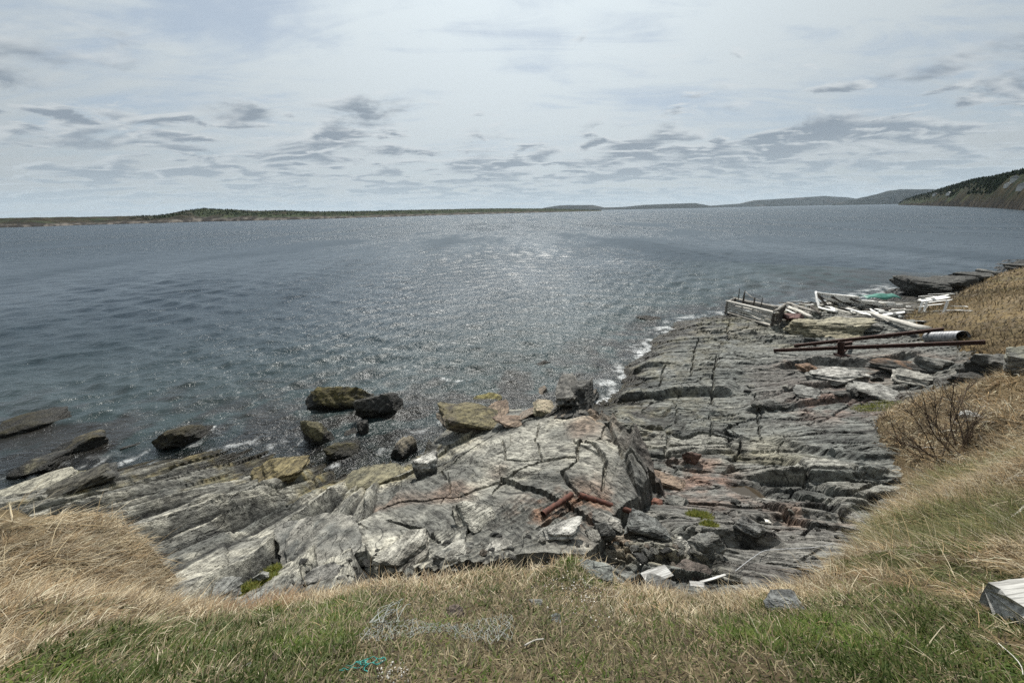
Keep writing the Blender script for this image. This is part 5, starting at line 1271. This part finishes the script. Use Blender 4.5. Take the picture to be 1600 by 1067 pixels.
def grass():
    rg = np.random.default_rng(21); MG = mat_grass('grass_blades')
    def scatter(n, r0, r1, a0, a1, p=1.0, minsd=-.12):
        r = r0*(r1/r0)**rg.random(n) if p == 1 else r0+(r1-r0)*rg.random(n)**p
        a = np.radians(rg.uniform(a0, a1, n)); x, y = r*np.sin(a), r*np.cos(a)
        h, sd = turf_full(x, y, True); ok = sd > minsd; x, y, h, sd, r = x[ok], y[ok], h[ok], sd[ok], r[ok]
        return x, y, h, sd, r
    def swirl(x, y, s, seed, base):
        return base+1.6*fbm(x*s, y*s, 2, seed)*math.pi*.5
    STRAW = np.array([(.36, .295, .185), (.50, .425, .29), (.26, .20, .12), (.60, .53, .39), (.19, .135, .08), (.38, .275, .155)])
    RED = np.array([.34, .19, .09])
    # dry matted straw close by
    x, y, h, sd, r = scatter(170000, .95, 5.8, -68, 68, .8)
    g, bare = turf_mix(x, y); left = (x < -1.6) & (y > 1.9); right = x > 3.0
    edge = np.exp(-np.maximum(sd, 0)/.35)
    n1 = fbm(x*1.1, y*1.1, 3, 601)
    want = np.clip(.40*(1-g)+.08+.5*edge*(1-.5*g)+.5*left+.30*right+.35*n1-.45*bare, .04, 1)
    ok = rg.random(len(x)) < want; x, y, h, sd, r, g, n1, left, right, edge = [q[ok] for q in (x, y, h, sd, r, g, n1, left, right, edge)]
    n = len(x); th = swirl(x, y, .8, 603, np.where(right, 2.6, np.where(left, .2, 1.2)))+rg.normal(0, 1.15, n)
    L = (.035+.10*rg.random(n)**1.5)*(.5+1.0*np.clip(edge+left*.9+right*.8, 0, 1.2))
    col = STRAW[rg.integers(0, 6, n)]*(.6+.6*rg.random(n))[:, None]*(.6+.6*sstep(-.35, .35, n1+.6*fbm(x*4, y*4, 2, 619)))[:, None]
    rd = sstep(.15, .5, fbm(x*.9+5, y*.9, 3, 605))*left; col = lerp(col, RED, rd*.5)
    blades('dry_grass', x, y, h-.01, L, .0020+.0007*r, np.cos(th), np.sin(th), np.clip(rg.normal(.13, .24, n)+.25*edge*rg.random(n), -.08, .95), rg.uniform(.05, .45, n), np.clip(col, .02, .8), MG, 3, label='matted dry straw-coloured grass along the bank', cat='dry grass')
    # green blades close by
    x, y, h, sd, r = scatter(200000, .95, 5.0, -68, 68, minsd=.0)
    g, bare = turf_mix(x, y); ok = rg.random(len(x)) < np.clip(g*.9+.16*(1-.5*bare)*(x > -1.7), 0, 1); x, y, h, r, g = [q[ok] for q in (x, y, h, r, g)]; n = len(x)
    col = lerp(np.tile((.06, .105, .018), (n, 1)), (.15, .185, .045), rg.random(n)**1.6); col = lerp(col, (.20, .18, .07), (rg.random(n) < .12)*.8); col = col*(.55+.75*sstep(-.4, .4, fbm(x*3, y*3, 3, 607)))[:, None]
    th = rg.uniform(0, 6.28, n); clump = sstep(-.3, .5, fbm(x*5, y*5, 2, 609))
    blades('green_grass', x, y, h-.008, (.018+.035*rg.random(n))*(.6+.8*clump), .0036+.0008*r+.003*(rg.random(n) < .35), np.cos(th), np.sin(th), rg.uniform(.25, 1, n), rg.uniform(.1, .5, n), col, MG, 2, label='short green grass growing in patches on the bank', cat='grass')
    # brown dead stuff
    x, y, h, sd, r = scatter(150000, .95, 3.6, -62, 62, .9, minsd=.0); g, bare = turf_mix(x, y); ok = rg.random(len(x)) < np.where((x < -1.7) & (y > 1.9), .1, .4+.6*bare); x, y, h, r = [q[ok] for q in (x, y, h, r)]; n = len(x); th = rg.uniform(0, 6.28, n)
    col = np.array([(.19, .155, .09), (.085, .068, .042), (.30, .25, .155), (.10, .12, .038)])[rg.integers(0, 4, n)]*(.6+.7*rg.random(n))[:, None]
    blades('dead_grass', x, y, h-.006, .018+.05*rg.random(n), .0036+.0008*r, np.cos(th), np.sin(th), rg.uniform(-.05, .7, n), rg.uniform(.1, .6, n), col, MG, 2, label='short brown dead grass on the worn middle of the bank', cat='dead grass')
    # long stalks
    x, y, h, sd, r = scatter(9500, 1.2, 10, -66, 66, .8); edge = np.exp(-np.maximum(sd, 0)/.3); ok = rg.random(len(x)) < .14+.86*np.clip(edge+(x < -1.9)*(y > 2)*.8+(x > 2.6)*.5, 0, 1); x, y, h, r = [q[ok] for q in (x, y, h, r)]; n = len(x); th = rg.uniform(0, 6.28, n)
    col = np.array([(.55, .46, .30), (.62, .55, .40), (.42, .32, .18)])[rg.integers(0, 3, n)]*(.7+.5*rg.random(n))[:, None]
    blades('grass_stalks', x, y, h-.01, (.10+.26*rg.random(n))*np.clip(r/3, .45, 1.5), .0016+.0007*r, np.cos(th), np.sin(th), np.clip(rg.normal(.35, .35, n), .0, .95), rg.uniform(.05, .4, n), col, MG, 3, label='long pale dry grass stalks bent over the bank', cat='grass stalks')
    # tussocks: blades springing from common centres and falling down the slope
    def tussock(nt, per, r0, r1, a0, a1, rad, p=1.0, minsd=-.1):
        x, y, h, sd, r = scatter(nt, r0, r1, a0, a1, p, minsd); k = len(x)
        e = .05; gx = (turf_full(x+e, y)-turf_full(x-e, y))/(2*e); gy = (turf_full(x, y+e)-turf_full(x, y-e))/(2*e)
        base = np.arctan2(-gy, -gx)+rg.normal(0, .7, k); tone = rg.random(k); sz = rg.uniform(.6, 1.35, k); R = rad*sz
        i = np.repeat(np.arange(k), per); n = len(i); a = rg.uniform(0, 6.28, n); q = np.sqrt(rg.random(n))*(R*np.clip(r/6, .6, 1.6))[i]
        X, Y = x[i]+q*np.cos(a), y[i]+q*np.sin(a); out = .55*np.stack([np.cos(a), np.sin(a)], 1)*(q/(R[i]+1e-6))[:, None]+np.stack([np.cos(base[i]), np.sin(base[i])], 1)*.8+rg.normal(0, .3, (n, 2))
        return X, Y, turf_full(X, Y), r[i], tone[i], sz[i], out, n
    X, Y, H, r, tone, sz, out, n = tussock(5200, 26, 4.2, 14, 36, 68, .14)
    gg, _ = turf_mix(X, Y)
    col = STRAW[np.clip((tone*6).astype(int)+rg.integers(-1, 2, n), 0, 5)]*(.55+.8*rg.random(n))[:, None]*(.55+.6*sz-.2)[:, None]; col = lerp(col, (.085, .115, .028), gg*.8*(rg.random(n) < .8)); col = lerp(col, (.10, .075, .045), (tone < .15)*.6)
    blades('bank_grass', X, Y, H-.02, (.07+.24*rg.random(n)**1.3)*sz, .0011*r, out[:, 0], out[:, 1], np.clip(rg.normal(.35, .34, n), -.1, .97), rg.uniform(.1, .7, n), np.clip(col*(.8+.5*(tone[:, None] > .5)), .015, .75), MG, 2, label='long dry grass tussocks sweeping down the right-hand bank', cat='dry grass')
    X, Y, H, r, tone, sz, out, n = tussock(1900, 24, 1.3, 5.4, -68, -28, .07, .8)
    X2, Y2, H2, r2, tone2, sz2, out2, n2 = tussock(1300, 20, 1.5, 5.0, 18, 68, .06, .9)
    X, Y, H, r, tone, sz = [np.concatenate(q) for q in ((X, X2), (Y, Y2), (H, H2), (r, r2), (tone, tone2), (sz, sz2))]; out = np.vstack([out, out2]); n = len(X); gg, _ = turf_mix(X, Y); rgt = X > 0
    ok = ~((rg.random(n) < gg*.55)); col = STRAW[np.clip((tone*6).astype(int)+rg.integers(-1, 2, n), 0, 5)]*(.6+.75*rg.random(n))[:, None]*(.5+.5*sz)[:, None]; col = lerp(col, (.08, .12, .025), gg*.85*(rg.random(n) < .7)); col = lerp(col, (.12, .085, .05), (tone < .12)*.6)
    X, Y, H, r, sz, out, col = [q[ok] for q in (X, Y, H, r, sz, out, col)]; n = len(X)
    blades('grass_tussock', X, Y, H-.015, (.035+.12*rg.random(n))*sz*np.clip(r/3, .5, 1.2), .0018+.0007*r, out[:, 0], out[:, 1], np.clip(rg.normal(.38, .28, n), 0, .95), rg.uniform(.15, .6, n), np.clip(col, .015, .8), MG, 3, label='tangled tussocks of straw and green grass near the camera', cat='grass')
    x, y, h, sd, r = scatter(90000, 13, 70, 38, 62); n = len(x); th = swirl(x, y, .2, 615, .4)+rg.normal(0, .9, n); n1 = fbm(x*.35, y*.35, 3, 617)
    col = np.array([(.22, .165, .095), (.15, .108, .06), (.30, .235, .145), (.11, .088, .045)])[rg.integers(0, 4, n)]*(.65+.5*rg.random(n))[:, None]*(.7+.5*sstep(-.4, .4, n1))[:, None]
    blades('field_grass', x, y, h-.03, (.10+.16*rg.random(n))*(.8+.02*r), .0014*r, np.cos(th), np.sin(th), np.clip(rg.normal(.35, .3, n), 0, .9), rg.uniform(.1, .5, n), col, MG, 2, label='brown withered grass covering the field on the right', cat='dry grass')
    # green tufts on the rock
    xs, ys, hs = [], [], []
    for px, py, rad, k in [(1092, 806, .20, 1500), (1108, 822, .12, 700), (405, 906, .17, 1500), (425, 890, .10, 700), (385, 925, .10, 600), (1385, 634, .45, 900), (1350, 638, .3, 500)]:
        p, t = hit(px, py); a = rg.uniform(0, 6.28, k); q = rad*np.sqrt(rg.random(k)); xs.append(p[0]+q*np.cos(a)); ys.append(p[1]+q*np.sin(a)); hs.append(np.minimum(ground(xs[-1], ys[-1]), p[2]+.1)+.05*(1-(q/rad)**2))
    x, y, z = map(np.concatenate, (xs, ys, hs)); n = len(x); th = rg.uniform(0, 6.28, n); col = lerp(np.tile((.07, .10, .015), (n, 1)), (.20, .19, .035), rg.random(n))
    blades('moss_tuft', x, y, z-.03, .05+.06*rg.random(n), .008+.006*rg.random(n), np.cos(th), np.sin(th), rg.uniform(.3, 1, n), rg.uniform(.1, .5, n), col, MG, 2, label='bright green mossy tufts among the rocks', cat='moss')
grass()

# ------------------------------------------------------------------ woods and houses across the water
def forest(hill, name, n, size, seed, vlo, vhi, label, pred):
    XX, YY, ZZ, vv, U, nn, n2 = HILLS[hill]; rg = np.random.default_rng(seed); mb_v, mb_t = [], []; k0 = 0; cs = []
    tries = 0; done = 0
    while done < n and tries < n*6:
        tries += 1
        i = int(rg.integers(1, XX.shape[0]-1)); f = rg.uniform(vlo, vhi); j = int(np.searchsorted(vv[0], f)); j = min(j, XX.shape[1]-2)
        if not pred(U[i], vv[i, j], nn[i, j], n2[i, j]): continue
        p = np.array([XX[i, j]+rg.normal(0, 2), YY[i, j]+rg.normal(0, 3), ZZ[i, j]]); h = size*rg.uniform(.6, 1.4); w = h*rg.uniform(.22, .34)
        a = np.arange(5)*2*math.pi/5+rg.random()
        V = np.vstack([np.stack([p[0]+w*np.cos(a), p[1]+w*np.sin(a), np.full(5, p[2]-.5+h*.1)], 1), [[p[0], p[1], p[2]+h]]]); mb_v.append(V)
        mb_t.append(np.array([(m_, (m_+1) % 5, 5) for m_ in range(5)])+k0); k0 += 6; done += 1
        cs.append(np.tile(np.array((.020, .030, .016))*rg.uniform(.6, 1.5), (6, 1)))
    tag(link(name, arr_mesh(name, np.concatenate(mb_v), np.concatenate(mb_t), dict(Col=np.concatenate(cs)), False), MAT_HILL), label, 'wood', kind='stuff')
forest('far_shore', 'distant_wood', 6000, 1.9, 41, .25, 1.0, 'dark low wood along the far shore on the left', lambda u, v, a, b: u > 230+60*b and (a+.25*b < .22) and v > .22)
forest('headland', 'headland_wood', 6500, 4.2, 43, .25, 1.0, 'dark spruce wood covering the top of the right headland', lambda u, v, a, b: (v > .42+.5*a) and u < 1900 and not (u > 1560 and v < .78))
def houses():
    XX, YY, ZZ, vv, U, nn, n2 = HILLS['headland']
    wm = mat_plain('house_white', (.62, .62, .60, 1), (.75, .75, .73, 1), 1, .7, 0, 0); rm = mat_plain('house_roof', (.42, .42, .43, 1), (.60, .60, .60, 1), 1, .8, 0, 0); gm = mat_plain('house_window', (.02, .025, .03, 1), (.04, .05, .06, 1), 1, .1, 0, 0)
    D = np.stack([XX.ravel(), YY.ravel(), ZZ.ravel()], 1)-EYE; cx = 800+FPX*(D@_r)/(D@_f); cy = CH/2-FPX*(D@_u)/(D@_f)
    for px, py, wpx, lb in [(1596, 297, 13, 'white house on the headland nearest the right edge, lower one'), (1584, 285, 12, 'white house on the headland, upper one near the right edge'), (1574, 293, 8, 'small white house left of the pair on the headland'), (1482, 305, 6, 'tiny white house halfway along the wooded headland'), (1461, 307, 6, 'tiny pale house toward the tip of the headland')]:
        ok = (vv.ravel() <= 1.0); i = int(np.argmin((cx-px)**2+(cy-py)**2+1e6*(~ok))); p = D[i]+EYE; t = float(np.dot(D[i], _f)); w = wpx*t/FPX; d = w*.75; h = w*.42; r = w*.28
        root = empty('house', p+UPV*.3); tag(root, lb, 'house', 'houses on the headland'); root.rotation_euler = (0, 0, .5+.3*math.sin(px))
        mb = MB(); mb.box((-w/2, -d/2, -1), (w/2, d/2, h+1)); link('wall', mb.mesh('wall'), wm, root)
        mb = MB(); e = w*.06; z = h+1; mb.add([(-w/2-e, -d/2-e, z), (w/2+e, -d/2-e, z), (w/2+e, d/2+e, z), (-w/2-e, d/2+e, z), (-w/2-e, 0, z+r), (w/2+e, 0, z+r)], [(0, 1, 5, 4), (2, 3, 4, 5), (0, 3, 2, 1)], [(0, 4, 3), (1, 2, 5)]); link('roof', mb.mesh('roof'), rm, root)
        if wpx > 5:
            for k in (-1, 1):
                mb = MB(); mb.box((k*w*.27-w*.07, -d/2-.06, 1+h*.4), (k*w*.27+w*.07, -d/2+.05, 1+h*.75)); link('window', mb.mesh('window'), gm, root)
            mb = MB(); mb.box((-w*.05, -d/2-.06, 1), (w*.05, -d/2+.05, 1+h*.7)); link('door', mb.mesh('door'), gm, root)
houses()

# ------------------------------------------------------------------ air
def haze():
    mt = bpy.data.materials.new('haze_air'); mt.use_nodes = True; t = NT(mt.node_tree); mt.node_tree.nodes.clear(); out = t.n('ShaderNodeOutputMaterial'); pv = t.n('ShaderNodeVolumePrincipled')
    pv.inputs['Color'].default_value = (.72, .86, 1.0, 1); pv.inputs['Density'].default_value = 2.2e-5; pv.inputs['Anisotropy'].default_value = .2
    t.put(out.inputs['Volume'], pv.outputs[0]); mb = MB(); mb.box((-13000, -500, -6.3), (16000, 19500, 420)); tag(link('haze', mb.mesh('haze'), mt), kind='stuff')
haze()
